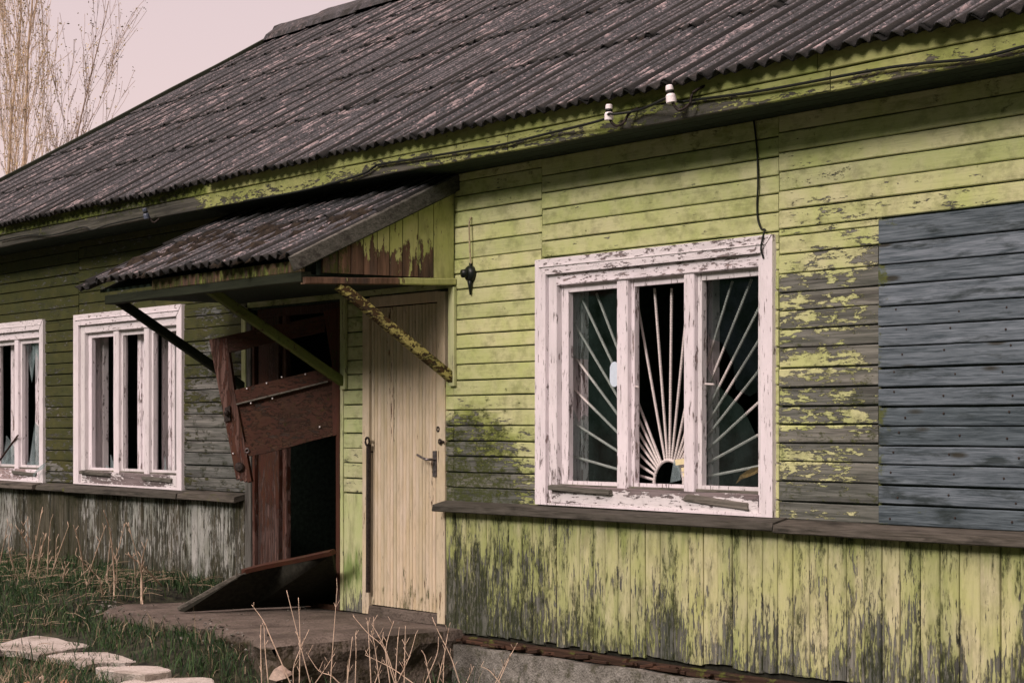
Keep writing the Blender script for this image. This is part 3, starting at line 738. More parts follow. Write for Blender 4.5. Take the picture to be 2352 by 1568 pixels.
# --- corrugated roofs
def corrugated(mb, x0, x1, E, al, L, rowl, pitch=.105, amp=.018, lap=.13, spw=8, rnd=random.Random(5), sheet=7, chips=1.):
    """E: (y,z) of the eave edge; rises along +y at angle al for length L"""
    dv = Vector((0, cos(al), sin(al))); dn = Vector((0, -sin(al), cos(al)))
    nr = max(1, round(L / rowl)); rl = L / nr; w = pitch * sheet
    ns = int((x1 - x0) / w) + 1
    for r in range(nr):
        sh = rnd.uniform(-.02, .02)
        cuts_, k_ = [], 0
        while x0 + k_ * pitch < x1: cuts_.append(x0 + k_ * pitch); k_ += rnd.choice((3, 4, 4)) if sheet > 3 else sheet
        for s, a in enumerate(cuts_):
            b = min((cuts_[s + 1] if s + 1 < len(cuts_) else x1) + pitch * .42, x1)
            if b - a < .03: continue
            rr = rnd.random(); jv = rnd.uniform(-.022, .022); jn = rnd.uniform(0, .007); lift = rnd.uniform(0, .006)
            nx = max(4, int((b - a) / pitch * spw)); vv = (0, .02, .25, .5, .75, 1.)
            vs, at_ = [], []
            for vi, tv in enumerate(vv):
                for i in range(nx + 1):
                    x = a + (b - a) * i / nx
                    ph = 2 * pi * (x - x0) / pitch
                    c = cos(ph)
                    h = amp * c
                    v = r * rl + sh * 0 + jv + tv * (rl + lap)
                    if vi < 2:
                        e = .010 * nz(x * 9, r * 3.1 + s) + .006 * nz(x * 31, r)
                        if nz(x * 3.1, r * 7.7, s * 1.3) > .34: e += .045 * chips * nz(x * 3.1, r * 7.7, s * 1.3)
                        v += e
                    if r == 0: v = max(v, -.03)
                    ed = b - x; up = (.010 + jn) * (1 - tv) + .004 + lift * (1 - tv) + .014 * ss(.16, .0, ed) * (1 if b < x1 else 0)
                    sag = .012 * nz(x * .5, v * .4)
                    q = Vector((x, E[0], E[1])) + dv * v + dn * (h + up + sag)
                    kv = int(floor((x - x0) / pitch)); hv = (sin(kv * 12.9898 + r * 4.1) * 43758.5453) % 1.0; g_ = ss(-.02, .36, .5 - .5 * c) * (.72 + .5 * hv) + 1.2 * ss(.09, .03, x - a) + (1.5 * ss(.014, .0, ed) if b < x1 else 0) + 0  # darkens rib flanks and sheet edges, shade painted into the roof
                    vs.append(q); at_.append((rr, g_, clamp(1 - tv * 4)))
            m = nx + 1
            fs = [(k * m + i, k * m + i + 1, (k + 1) * m + i + 1, (k + 1) * m + i) for k in range(len(vv) - 1) for i in range(nx)]
            b0 = len(vs)
            for i in range(m):    # the thickness of the lower edge
                vs.append(vs[i] - dn * .009 + dv * .004); at_.append((rr, .5, 1))
            fs += [(b0 + i, b0 + i + 1, i + 1, i) for i in range(nx)]
            b1 = len(vs)
            for i in range(m): vs.append(vs[m * 4 + i] - dn * .009); at_.append((rr, .5, 1))
            fs += [(b1 + i, b1 + i + 1, b0 + i + 1, b0 + i) for i in range(nx)]
            b2 = len(vs)
            for k in range(len(vv)): vs.append(vs[k * m + nx] - dn * .012); at_.append((rr, 2., 1))
            fs += [(b2 + k, b2 + k + 1, (k + 1) * m + nx, k * m + nx) for k in range(len(vv) - 1)]
            mb.add(vs, fs, at_)
RA = radians(29.7); EY, EZ = -.49, 3.395
rn = Vector((0, -sin(RA), cos(RA))); rp = Vector((0, EY, EZ))
ridge = pl(640, 84, rp, rn); XRK = (ridge.x + pl(0, 428, rp, rn).x) / 2
RL = (ridge - Vector((ridge.x, EY, EZ))).length
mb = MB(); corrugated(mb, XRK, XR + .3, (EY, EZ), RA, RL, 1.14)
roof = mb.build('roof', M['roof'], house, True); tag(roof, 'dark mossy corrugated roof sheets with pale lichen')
ry, rz = ridge.y, ridge.z
mb = MB()   # deck below the sheets, the far slope and the gables
D = lambda y, k: (EZ + (y - EY) * tan(RA)) - k
for k0, k1 in ((.035, .06),):
    mb.add([(XRK + .06, EY + .1, D(EY + .1, k0)), (XR + .3, EY + .1, D(EY + .1, k0)), (XR + .3, ry, D(ry, k0)), (XRK + .06, ry, D(ry, k0)),
            (XRK + .06, EY + .1, D(EY + .1, k1)), (XR + .3, EY + .1, D(EY + .1, k1)), (XR + .3, ry, D(ry, k1)), (XRK + .06, ry, D(ry, k1))],
           [(0, 1, 2, 3), (7, 6, 5, 4), (0, 4, 5, 1), (2, 6, 7, 3), (0, 3, 7, 4), (1, 5, 6, 2)])
yb = 2 * ry - EY
mb.prism([(XRK, ry + .02, rz), (XR + .3, ry + .02, rz), (XR + .3, yb, EZ), (XRK, yb, EZ)], (0, 0, -.03))
for xx in (XL, XR - .1):
    mb.prism([(xx, 0, Zs), (xx, 7.15, Zs), (xx, 7.15, D(-.0, .1)), (xx, ry, rz - .12), (xx, 0, D(0, .1))], (.1, 0, 0))
mb.build('roof_deck', M['darkwood'], house)
mb = MB()   # verge board along the left rake
dv = Vector((0, cos(RA), sin(RA)))
mb.board(Vector((XRK - .02, EY, EZ - .07)), Vector((XRK - .02, EY, EZ - .07)) + dv * (RL - .03), rn * .125, (.05, 0, 0), lambda q: (.5, .35), .3, .006, .008)
mb.build('verge_board', M['darkwood'], house)
mb = MB()   # ridge cap
n = 40; vs, fs, at_ = [], [], []
x = XRK - .04; r_ = random.Random(3)
while x < XR:
    x2 = min(x + 1.1, XR + .3); rr = r_.random()
    for (a, b) in ((x - .03, x2),):
        b0 = len(vs)
        for xx, k in ((a, .02), (a + .12, .014), ((a + b) / 2, .008), (b, 0)):
            fl = .6 if xx == a and a < XRK else 1
            for yy, zz in ((-.30 * fl, -.30 * tan(RA) + .05), (-.26 * fl, -.26 * tan(RA) + .10), (-.09, .075), (0, .115), (.07, .085), (.24, -.24 * tan(RA) + .085), (.26, -.26 * tan(RA) + .04)):
                vs.append((xx, ry + yy, rz + .005 + zz + k + r_.uniform(-.004, .004))); at_.append((rr, .55, .5))
        for i in range(3):
            fs += [(b0 + i * 7 + j, b0 + i * 7 + j + 1, b0 + i * 7 + j + 8, b0 + i * 7 + j + 7) for j in range(6)]
        fs += [(b0, b0 + 6, b0 + 5, b0 + 4, b0 + 3, b0 + 2, b0 + 1)]
    x = x2
mb.add(vs, fs, at_); mb.build('ridge_cap', M['roof'], house)

# --- porch canopy
XP = x1050; XPL = wx(565)
CEY, CEZ = -1.23, 2.655; CA = math.atan2(3.235 - CEZ, 1.21)
CL = 1.21 / cos(CA)
mb = MB()
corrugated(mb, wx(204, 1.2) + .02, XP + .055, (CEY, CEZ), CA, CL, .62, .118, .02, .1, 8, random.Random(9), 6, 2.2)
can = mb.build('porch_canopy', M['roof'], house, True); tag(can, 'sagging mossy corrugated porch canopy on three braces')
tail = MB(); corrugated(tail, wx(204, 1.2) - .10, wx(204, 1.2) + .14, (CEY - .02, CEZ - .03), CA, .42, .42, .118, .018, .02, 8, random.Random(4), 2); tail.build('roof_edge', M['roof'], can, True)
cdv = Vector((0, cos(CA), sin(CA))); cdn = Vector((0, -sin(CA), cos(CA)))
mb = MB()   # rake board on the right side
p0 = Vector((XP + .035, CEY + .03, CEZ - .085)); p1 = p0 + cdv * (CL - .0)
mb.board(p0, p1, cdn * .095, (.03, 0, 0), lambda q: (.5, .0), .2, .004, .004)
mb.board(p0 + Vector((-.012, .0, .06)), p1 + Vector((-.012, 0, .06)), cdn * .045, (.03, 0, 0), lambda q: (.5, .1), .2, .003, .004)
mb.build('rake_board', M['wood'], can)
mb = MB()   # front fascia under the sheets
def ff2(q):
    px = scr(q)[0]; return clamp(.6 + .3 * nz(q.x * 4)), clamp(.75 + .5 * nz(q.x * 2.3, 2))
mb.board((wx(345, 1.15), -1.115, 2.575), (XP + .01, -1.115, 2.575), (0, 0, .075), (0, -.022, 0), ff2, .15, .004, .006)
mb.build('front_board', M['panelV'], can)
mb = MB()
mb.board((wx(256, 1.08), -1.06, 2.515), (XP, -1.06, 2.515), (0, 0, .065), (0, -.07, 0), lambda q: (.8, .12), .2, .006, .005)
mb.build('beam', M['darkwood'], can)
mb = MB()   # rafters and boards under the sheets
mb.add([(XPL - .15, CEY + .12, CEZ - .03), (XP + .03, CEY + .12, CEZ - .03), (XP + .03, -.03, 3.14), (XPL - .15, -.03, 3.14), (XPL - .15, CEY + .12, CEZ - .05), (XP + .03, CEY + .12, CEZ - .05), (XP + .03, -.03, 3.12), (XPL - .15, -.03, 3.12)],
       [(0, 1, 2, 3), (7, 6, 5, 4), (0, 4, 5, 1), (2, 6, 7, 3), (0, 3, 7, 4), (1, 5, 6, 2)])
mb.box(XPL, XP - .03, -1.05, -.04, 2.555, 2.565)
mb.build('soffit', M['soffit'], can)
mb = MB()   # right side panel of upright boards above the arm
e = [oy(0, 0, 0)] and [1.083 - .0]
def rk(d): return CEZ - .06 + (d and (1.23 - d) * tan(CA) or 1.23 * tan(CA))
ys = [-.030, -.185, -.30, -.415, -.51, -.60, -.70, -.79, -.88, -.99]
for a, b in zip(ys[:-1], ys[1:]):
    zt_ = (CEZ - .03 + (a - CEY) * tan(CA), CEZ - .03 + (b - CEY) * tan(CA))
    z0 = 2.575
    zz = min(zt_) + .02
    r_ = R()
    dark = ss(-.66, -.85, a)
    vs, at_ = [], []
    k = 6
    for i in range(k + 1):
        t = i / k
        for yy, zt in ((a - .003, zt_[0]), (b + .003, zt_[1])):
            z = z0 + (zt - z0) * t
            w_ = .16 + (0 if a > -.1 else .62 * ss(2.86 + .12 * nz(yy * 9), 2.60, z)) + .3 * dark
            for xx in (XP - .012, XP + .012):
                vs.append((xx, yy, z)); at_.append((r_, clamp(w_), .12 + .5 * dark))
    fs = []
    for i in range(k):
        b0 = i * 4
        fs += [(b0 + 1, b0 + 3, b0 + 7, b0 + 5), (b0, b0 + 4, b0 + 6, b0 + 2), (b0, b0 + 1, b0 + 5, b0 + 4), (b0 + 2, b0 + 6, b0 + 7, b0 + 3)]
    fs += [(k * 4, k * 4 + 1, k * 4 + 3, k * 4 + 2)]
    mb.add(vs, fs, at_)
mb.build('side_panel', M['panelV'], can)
mb = MB(); mb.box(XP - .02, XP - .014, -1.02, -.02, 2.56, 2.7); mb.build('panel_backing', M['soffit'], can)
mb = MB()
mb.board((XP - .03, -1.12, 2.50), (XP - .03, -.028, 2.534), (0, 0, .042), (.06, 0, 0), lambda q: (.75 - .62 * ss(-.45, -.36, q.y + .05 * nz(q.z * 40)), .05), .1, .005)
mb.build('side_arm', M['panelV'], can)
def brace(x, m, fn, leg=True, top=.90, zb=1.95):
    mb = MB()
    a = Vector((x - .03, -.045, zb - .04)); b = Vector((x - .03, -top, 2.49))
    d = (b - a).normalized(); n_ = Vector((0, -d.z, d.y))
    if n_.z < 0: n_ = -n_
    mb.board(a, b + d * (.07 if top > .95 else -.02), n_ * .062, (.05, 0, 0), fn, .1, .006, .003)
    o = mb.build('brace', m, can)
    mb = MB(); mb.board((x - .035, -.026, zb - .06), (x - .035, -.026, 2.52), (.07, 0, 0), (0, -.022, 0), lambda q: (.2, .1), .2); mb.build('wall_leg', M['stripV'], can)
    return o
tag(brace(XP, M['braceP'], lambda q: (.5, .05 + .5 * ss(2.3, 2.0, q.z))), 'diagonal brace with flaking yellow paint')
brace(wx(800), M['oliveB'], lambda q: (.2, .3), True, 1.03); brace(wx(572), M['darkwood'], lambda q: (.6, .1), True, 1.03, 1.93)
mb = MB()   # moss cushions in the valleys of the canopy
rm = random.Random(21)
def cushion(mb, c, rx, ry_, h, n=7):
    vs, fs = [], []
    for i in range(4):
        f = i / 3
        for k in range(n):
            a = 2 * pi * k / n; j = 1 + rm.uniform(-.25, .25)
            vs.append(Vector(c) + Vector((rx * cos(a) * (1 - f * f * .9) * j, 0, 0)) + cdv * (ry_ * sin(a) * (1 - f * f * .9) * j) + cdn * (h * f * (1 + rm.uniform(-.1, .1))))
    for i in range(3):
        for k in range(n): fs.append((i * n + k, i * n + (k + 1) % n, (i + 1) * n + (k + 1) % n, (i + 1) * n + k))
    fs.append(tuple(3 * n + k for k in range(n)))
    mb.add(vs, fs)
x00 = wx(204, 1.2) + .02
for i in range(150):
    v = rm.choice([rm.gauss(.30, .12), rm.gauss(.62, .07), rm.uniform(.03, .8)]); kx = rm.randint(1, 25)
    if v < .02: continue
    c = Vector((x00 + .118 * (kx + .5), CEY, CEZ)) + cdv * v + cdn * .002
    if kx < 4 and v > .5: continue
    s_ = rm.uniform(.5, 1.25)
    cushion(mb, c, .046 * s_, .10 * s_ * rm.uniform(.6, 1.5), .046 * s_)
o = mb.build('moss', M['mossm'], can, True); tag(o, kind='stuff')
mb = MB(); cdv, cdn = dv, rn
for i in range(420):
    v = rm.uniform(.02, RL * .98) if i % 3 else RL / max(1, round(RL / 1.14)) * rm.randint(1, 4) + rm.uniform(-.05, .02); x = XRK + .105 * (rm.randint(2, 160) + .5)
    cushion(mb, Vector((x, EY, EZ)) + cdv * v + cdn * .0, .026 * rm.uniform(.5, 1.2), .05 * rm.uniform(.5, 2.0), .024 * rm.uniform(.7, 1.3))
o = mb.build('moss', M['mossm'], house, True); tag(o, kind='stuff')

# ------------------------------------------------------------------ things on the house
def i7(zx, zy, d): return oy((1440 + zx / 7.35) * .9408, (190 + zy / 7.35) * .9408, d)
def insulator(c, up, hook, label, m, sc=1.):
    r = root('insulator', label, 'insulator', c, 'insulators along the eaves')
    mb = MB(); k = sc
    mb.lathe(c, up, [(0, .004), (0, .023 * k), (.003, .0255 * k), (.034 * k, .0245 * k), (.042 * k, .020 * k), (.046 * k, .014 * k), (.059 * k, .014 * k), (.0605 * k, .0185 * k), (.063 * k, .020 * k), (.082 * k, .0185 * k), (.086 * k, .015 * k), (.087 * k, .004)], 20)
    mb.build('cap', m, r)
    mb = MB(); mb.tube(smooth_path(hook, 6), .0075, 8); mb.build('hook', M['iron'], r, True)
    mb = MB(); c2 = Vector(c) + Vector(up).normalized() * .053 * k
    mb.lathe(c2 - Vector(up).normalized() * .007, up, [(0, .014), (.001, .019 * k), (.013, .019 * k), (.014, .014)], 14); mb.build('wire_tie', M['cable'], r, True)
    return r
D1 = .50
c1 = i7(345, 765, D1)
insulator(c1, (.0, 0, 1), [c1 + Vector((0, 0, .01)), c1 + Vector((.03, .02, -.03)), c1 + Vector((.075, .04, -.02)), c1 + Vector((.10, .06, .03)), c1 + Vector((.13, .10, .06))], 'chipped white insulator on the eaves board, lower left of the two', M['porc'])
c2 = i7(1470, 455, D1)
insulator(c2, (-.16, -.05, 1), [c2 + Vector((0, 0, .01)), c2 + Vector((.035, .02, -.04)), c2 + Vector((.085, .05, -.01)), c2 + Vector((.10, .06, .045)), c2 + Vector((.15, .10, .08))], 'tilted white insulator on the eaves board, upper right of the two', M['porc'], 1.1)
c3 = oy(338, 502, .47)
insulator(c3, (.05, -.3, 1), [c3 + Vector((0, .01, .02)), c3 + Vector((.03, .04, -.03)), c3 + Vector((.05, .08, .0))], 'small blue grey insulator low on the shaded eaves board above the porch', M['cup'], .95)
def cable(name, pts, r, label, mat='cable', cat='cable'):
    mb = MB(); mb.tube(smooth_path(pts, 8), r, 6); o = mb.build(name, M[mat], None, True); tag(o, label, cat); return o
fp = lambda px, py, d=.418: oy(px, py, d)
cable('eaves_cable', [fp(0, 553), fp(60, 541), fp(120, 540), fp(190, 522), fp(212, 528, .415), fp(250, 516), fp(330, 498)], .006, 'thin dark cable drooping along the grey left end of the eaves board')
cable('eaves_cable', [fp(560, 462), fp(700, 437), fp(824, 403), fp(860, 383), fp(871, 378), fp(960, 364), fp(1069, 346), fp(1150, 333), fp(1250, 309), fp(1382, 276, .47), fp(1398, 262, .52), fp(1415, 262, .5), fp(1470, 252, .44), fp(1532, 225, .52)], .0075, 'black cable running along the eaves board up to both white insulators')
cable('eaves_cable', [fp(1538, 222, .52), fp(1560, 234, .46), fp(1585, 231), fp(1700, 216), fp(1800, 200), fp(2009, 161), fp(2120, 146), fp(2240, 134), fp(2352, 107), fp(2420, 90)], .0075, 'black cable running from the tilted insulator to the right along the eaves board')
cable('wall_cable', [oy(1728, 262, .03), oy(1733, 290, .034), oy(1739, 350, .032), oy(1741, 420, .036), oy(1739, 470, .034), oy(1741, 505, .034), oy(1749, 526, .04), oy(1757, 528, .035), oy(1752, 545, .06), oy(1748, 572, .066), oy(1754, 594, .05)], .0055, 'black cable hanging down the green boards to the corner of the barred window')
# wall lamp socket
def l7(zx, zy, d): return oy((1100 + zx / 7.47) * .9408, (520 + zy / 7.47) * .9408, d)
lc = l7(372, 1105, .03)
lamp = root('wall_lamp', 'black round lamp holder without bulb on the green wall beside the porch', 'lamp', lc)
mb = MB(); mb.lathe(Vector((lc.x, -.022, lc.z)), (0, -1, 0), [(0, .052), (.018, .052), (.03, .047), (.04, .036), (.045, .02)], 22)
mb.tube([Vector((lc.x, -.035, lc.z - .03)), Vector((lc.x + .004, -.04, lc.z - .08)), Vector((lc.x + .002, -.035, lc.z - .135))], [.024, .012, .006], 8)
mb.tube([Vector((lc.x - .0, -.03, lc.z + .04)), Vector((lc.x, -.03, lc.z + .068))], .013, 8)
mb.build('base', M['black'], lamp, True)
mb = MB(); mb.lathe(Vector((lc.x, -.05, lc.z + .003)), (-.1, -1, -.12), [(0, .026), (.045, .026), (.047, .022), (.03, .02), (.029, .002)], 16); mb.build('socket', M['black'], lamp, True)
mb = MB(); mb.tube(smooth_path([l7(372, 925, .04), l7(358, 760, .045), l7(345, 480, .05), l7(343, 180, .045), l7(378, 75, .03)], 6), .006, 6); mb.build('wire', M['wirew'], lamp, True)

# ------------------------------------------------------------------ broken door
bt = radians(42); hp = Vector((x785 - .02, -.06, 0)); bd = Vector((-cos(bt), -sin(bt), 0)); bn = Vector((-sin(bt), cos(bt), 0))
def bz(zx, zy): return pl((480 + zx / 3.267) * .9408, (720 + zy / 3.267) * .9408, hp, bn)
bdr = root('broken_door', 'broken red brown panelled door hanging askew in the open doorway', 'door', bz(560, 1290))
def bpart(name, poly, th=.045, off=0., wm=(.5, .55, .15), mat='brownH'):
    mb = MB(); r_ = R(); mb.prism([bz(*p) + bn * off for p in poly], bn * th, (r_, wm[1], wm[2])); return mb.build(name, M[mat], bdr)
bpart('stile', [(98, 355), (240, 345), (300, 760), (380, 1170), (438, 1490), (425, 1480), (412, 1497), (398, 1478), (384, 1492), (368, 1470), (350, 1484), (338, 1462), (318, 1476)], mat='brown')
bpart('stile', [(1010, 130), (1120, 100), (1130, 560), (1132, 1112), (1085, 1122), (1080, 560)], mat='brown', wm=(.5, .3, .3))
bpart('rail', [(98, 355), (650, 235), (1020, 160), (1020, 290), (500, 398), (250, 462)], off=.003)
bpart('rail', [(298, 758), (1085, 568), (1085, 690), (320, 878)], off=.003)
bpart('rail', [(382, 1172), (1118, 985), (1132, 1108), (900, 1165), (640, 1240), (422, 1285), (400, 1270)], off=.003)
bpart('panel', [(318, 876), (1085, 688), (1118, 988), (384, 1175)], .02, .018)
mb = MB()
a, b = bz(322, 878) - bn * .008, bz(1050, 697) - bn * .008
mb.board(a, b, (0, 0, .012), -bn * .008, lambda q: (.75, 0), .1, .003, .002); mb.build('moulding', M['wood'], bdr)
mb = MB()
for p in ((436, 862), (562, 702), (682, 654), (608, 824), (404, 745), (870, 632), (985, 1050), (294, 1262)):
    c = bz(*p) - bn * .006; mb.lathe(c, -bn, [(0, .006), (.006, .005), (.007, .001)], 7)
mb.build('nail', M['porc'], bdr)
mb = MB()
p = bz(250, 940); mb.prism([bz(225, 1010) - bn * .004, bz(275, 1000) - bn * .004, bz(270, 880) - bn * .004, bz(232, 900) - bn * .004], -bn * .012)
mb.lathe(p - bn * .014, -bn, [(0, .02), (.03, .016), (.034, .001)], 10); mb.build('lock', M['iron'], bdr)
mb = MB(); mb.lathe(bz(345, 1370) - bn * .002, -bn, [(0, .034), (.012, .034), (.02, .026), (.022, .001)], 14); mb.build('door_knob', M['iron'], bdr)
mb = MB(); c = bz(405, 1240) - bn * .002; mb.tube([c + bd * (.014 * cos(k * pi / 7)) + Vector((0, 0, .014 * sin(k * pi / 7))) - bn * .004 for k in range(15)], .004, 6); mb.build('washer', M['steel'], bdr)

# fallen lower half, lying askew from slab to sill
SZ = .345
def fz5(zx, zy): return (400 + zx / 3.564) * .9408, (1080 + zy / 3.564) * .9408
A = oz(*fz5(125, 1462), SZ + .015)
B = oy(*fz5(1465, 980), .24)
def between(px, py, t): # point near the line A..B seen at px,py
    q = A.lerp(B, t); return pl(px, py, q, (-S_, C_, 0))
Mb, Bb = oz(580, 1396, SZ + .006), oz(779, 1388, SZ + .006)
def nearer(px, py, q, k): Z = -S_ * (q.x - CAM.x) + C_ * (q.y - CAM.y); return at(px, py, Z - k)
Mid = nearer(*fz5(680, 1150), Mb, .36); M2 = nearer(*fz5(1010, 1045), Mb.lerp(Bb, .55), .40)
fd = root('fallen_board', 'long splintered brown board lying aslant from the concrete step up into the doorway', 'board', A)
mb = MB()
mb.prism([A, Mid, Mb, A + Vector((.03, .03, -.008))], (-.01, .02, .012), (R(), .6, .1))
mb.prism([Mid, M2, Mb], (-.01, .02, .012), (R(), .5, .1)); mb.prism([M2, B, Bb, Mb], (-.01, .02, .012), (R(), .5, .1))
mb.build('panel', M['under'], fd)  # shade under the board is put into this panel's colour
mb = MB()
mb.board(A, Mid, Vector((-.02, .055, .012)), (0, -.012, .03), lambda q: (.5, .05), .1, .004, .006, rag1=.05)
mb.build('edge_strip', M['wood'], fd)
mb = MB(); mb.board(Mid - Vector((.02, 0, 0)), B, Vector((-.02, .05, .015)), (0, -.02, .03), lambda q: (.25, .05), .1, .004, .006, rag0=.08); mb.build('edge_strip', M['brownH'], fd)
mb = MB(); mb.board(nearer(*fz5(660, 1150), Mb, .38), M2 + Vector((0, 0, .012)), Vector((-.01, .03, .01)), (0, -.01, .012), lambda q: (.6, 0), .08, .003, .008, rag0=.06, rag1=.08); mb.build('splinter', M['wood'], fd)
# splinters on the step
for pts, lb in (([(1290, 1205), (1475, 1168)], 'thin pale splinter lying deep in the doorway, upper of two'), ([(1360, 1200), (1445, 1222)], 'thin pale splinter lying deep in the doorway, lower of two'), ([(930, 1345), (1035, 1335)], 'short pale splinter lying on the shaded part of the concrete step')):
    mb = MB(); mb.board(oz(*fz5(*pts[0]), SZ + .012), oz(*fz5(*pts[1]), SZ + .03), (0, .02, 0), (0, 0, .01), None, .1); o = mb.build('splinter', M['wood']); tag(o, lb, 'splinter', 'splinters on the step')

# ------------------------------------------------------------------ concrete step
sr = wx(1075); sl = -14.62
slab_depth = lambda x: 1.36 + .05 * nz(x * 1.3) + .04 * nz(x * 5) - .28 * ss(sl + .5, sl, x) + .07 * nz(x * 2.3, 5) + .03 * nz(x * 11, 7)
def slab_mesh():
    mb = MB(); n = 70; m_ = 18; vs = []
    fd_ = slab_depth
    ztop = lambda x, y: SZ + .012 * nz(x * 1.2, y * 1.2) + .004 * nz(x * 7, y * 7)
    prof = [i / m_ for i in range(m_ + 1)]
    P = []
    for i in range(n + 1):
        x = sl + (sr - sl) * i / n; d = fd_(x)
        er = .035 * ss(.03, 0, abs(i / n - 1)) 
        for t in prof: P.append((x, -.0 - d * t, ztop(x, -d * t) - .008 * ss(.96, 1, t) - er * t))
        for k, (yy, zz) in enumerate(((.015, -.05), (.02, -.12), (-.0, -.2), (-.01, -.3), (.0, -.5))):
            P.append((x + U(-.01, .01), -d - .02 + yy + .06 * nz(x * 4, zz * 9) + .035 * nz(x * 13, zz * 20), SZ + zz))
    m2 = m_ + 6
    fs = [(i * m2 + j, i * m2 + j + 1, (i + 1) * m2 + j + 1, (i + 1) * m2 + j) for i in range(n) for j in range(m2 - 1)]
    mb.add(P, fs, [(.5, .3, (.15 + .5 * ss(.8, 1, j_ / m_) * (.6 + .8 * nz(P[k_][0] * 3))) if j_ <= m_ else .85) for k_ in range(len(P)) for j_ in (k_ % m2,)])
    # right end face
    vs, fs = [], []; kz = 8; d = fd_(sr)
    for j in range(m_ + 1):
        y = -d * j / m_
        for k in range(kz + 1):
            z = ztop(sr, y) - .035 * (j / m_) + (-.5) * k / kz
            e = (.05 * nz(y * 4, z * 8) + .02 * nz(y * 14, z * 16)) if k else 0
            vs.append((sr + (.0 if k == 0 else .02) + e, y, z))
    fs = [(j * (kz + 1) + k, (j + 1) * (kz + 1) + k, (j + 1) * (kz + 1) + k + 1, j * (kz + 1) + k + 1) for j in range(m_) for k in range(kz)]
    mb.add(vs, fs, (.5, .3, .8))
    return mb.build('concrete_step', M['slab'], None)
o = slab_mesh(); tag(o, 'broad worn concrete step with crumbling edges in front of the doors', 'step')

# ------------------------------------------------------------------ ground
def gz(x, y):
    d = -y
    b = .17 * ss(-11.25, -11.9, x) + .15 * ss(-14.2, -15.0, x) * ss(2.1, .9, d) + .15 * ss(2.1, 1.45, d) * ss(-11.5, -12.4, x)
    far = ss(60, 20, abs(y)) * ss(70, 25, abs(x + 13))
    return -.05 + b + (.035 * nz(x * .9, y * .9) + .015 * nz(x * 3.3, y * 3.3)) * far
def axis(lo, hi, fa, fb, fs):
    a = []
    v = fa
    while v < fb: a.append(v); v += fs
    a.append(fb)
    st = fs; v = fb
    while v < hi: st *= 1.5; v += st; a.append(min(v, hi))
    st = fs; v = fa
    while v > lo: st *= 1.5; v -= st; a.insert(0, max(v, lo))
    return a
gx = axis(-600, 600, -24, -4, .12); gy = axis(-600, 900, -6.5, .4, .12)
mb = MB(); W_ = len(gx)
mb.add([(x, y, gz(x, y)) for y in gy for x in gx], [(j * W_ + i, j * W_ + i + 1, (j + 1) * W_ + i + 1, (j + 1) * W_ + i) for j in range(len(gy) - 1) for i in range(W_ - 1)])
o = mb.build('ground', M['soil'], None, True); tag(o, kind='structure')

# pale paving pieces
def s4(zx, zy): return (zx / 4.523) * .9408, (1480 + zy / 4.523) * .9408
def stone(name, poly, z, th, mat, label, cat, group=None, tilt=(0, 0), conv=s4):
    mb = MB(); base = [oz(*conv(*p), z) for p in poly]
    c = sum(base, Vector()) / len(base)
    top = [p + Vector((0, 0, (p.x - c.x) * tilt[0] + (p.y - c.y) * tilt[1] + U(-.003, .003))) for p in base]
    # finer outline with broken edges
    pts = []
    for i, p in enumerate(top):
        q = top[(i + 1) % len(top)]; k = max(1, int((q - p).length / .05))
        for j in range(k):
            e = p.lerp(q, j / k)
            if j: e = e + Vector((U(-.006, .006), U(-.006, .006), 0))
            pts.append(e)
    n = len(pts); cc = sum(pts, Vector()) / n
    ins = [p + (cc - p).normalized() * .012 + Vector((0, 0, .006)) for p in pts]
    low = [p + Vector((0, 0, -th)) + (cc - p).normalized() * U(-.01, .012) for p in pts]
    vs = ins + pts + low
    fs = [tuple(range(n))] + [(i, n + i, n + (i + 1) % n, (i + 1) % n) for i in range(n)] + [(n + i, 2 * n + i, 2 * n + (i + 1) % n, n + (i + 1) % n) for i in range(n)] + [tuple(range(3 * n - 1, 2 * n - 1, -1))]
    mb.add(vs, fs); o = mb.build(name, M[mat], None); tag(o, label, cat, group); return o
PG = 'broken paving slabs in the grass'
stone('paving_slab', [(-150, 440), (0, 408), (220, 350), (480, 313), (640, 325), (720, 342), (690, 372), (860, 352), (1000, 362), (1060, 402), (1050, 430), (840, 462), (620, 505), (430, 527), (200, 490), (0, 482), (-150, 520)], .185, .04, 'paving', 'largest pale paving slab in the grass, at the left edge', 'paving slab', PG)
stone('paving_slab', [(510, 545), (620, 522), (900, 512), (1230, 512), (1310, 525), (1540, 588), (1545, 605), (1380, 625), (1090, 625), (960, 642), (880, 640), (780, 597)], .170, .03, 'paving', 'second pale paving slab, half grown over, below the largest one', 'paving slab', PG)
stone('paving_slab', [(1060, 660), (1180, 650), (1320, 664), (1420, 655), (1600, 650), (1760, 665), (1890, 712), (1850, 740), (1600, 782), (1560, 768), (1300, 735), (1080, 690)], .180, .07, 'paving', 'tilted pale paving slab showing a thick yellowish broken front edge', 'paving slab', PG, (.03, .0))
stone('paving_slab', [(1340, 840), (1500, 812), (1900, 795), (2250, 783), (2350, 800), (2400, 900), (1900, 960), (1350, 920)], .150, .04, 'paving', 'pale paving slab cut off by the bottom edge of the photo', 'paving slab', PG)
stone('paving_slab', [(920, 642), (1060, 655), (1052, 672), (940, 655)], .14, .04, 'paving', 'narrow pale sliver of paving between the second and the tilted slab', 'paving slab', PG)
stone('stone_chip', [(1175, 402), (1185, 375), (1220, 360), (1300, 388), (1280, 398)], .19, .05, 'chip', 'small pale stone chip right of the largest paving slab', 'stone', 'loose stones in the grass')
stone('stone_chip', [(1640, 395), (1650, 370), (1700, 360), (1715, 385), (1690, 405)], .19, .05, 'chip', 'small pale stone chip close to the crumbling step edge', 'stone', 'loose stones in the grass')
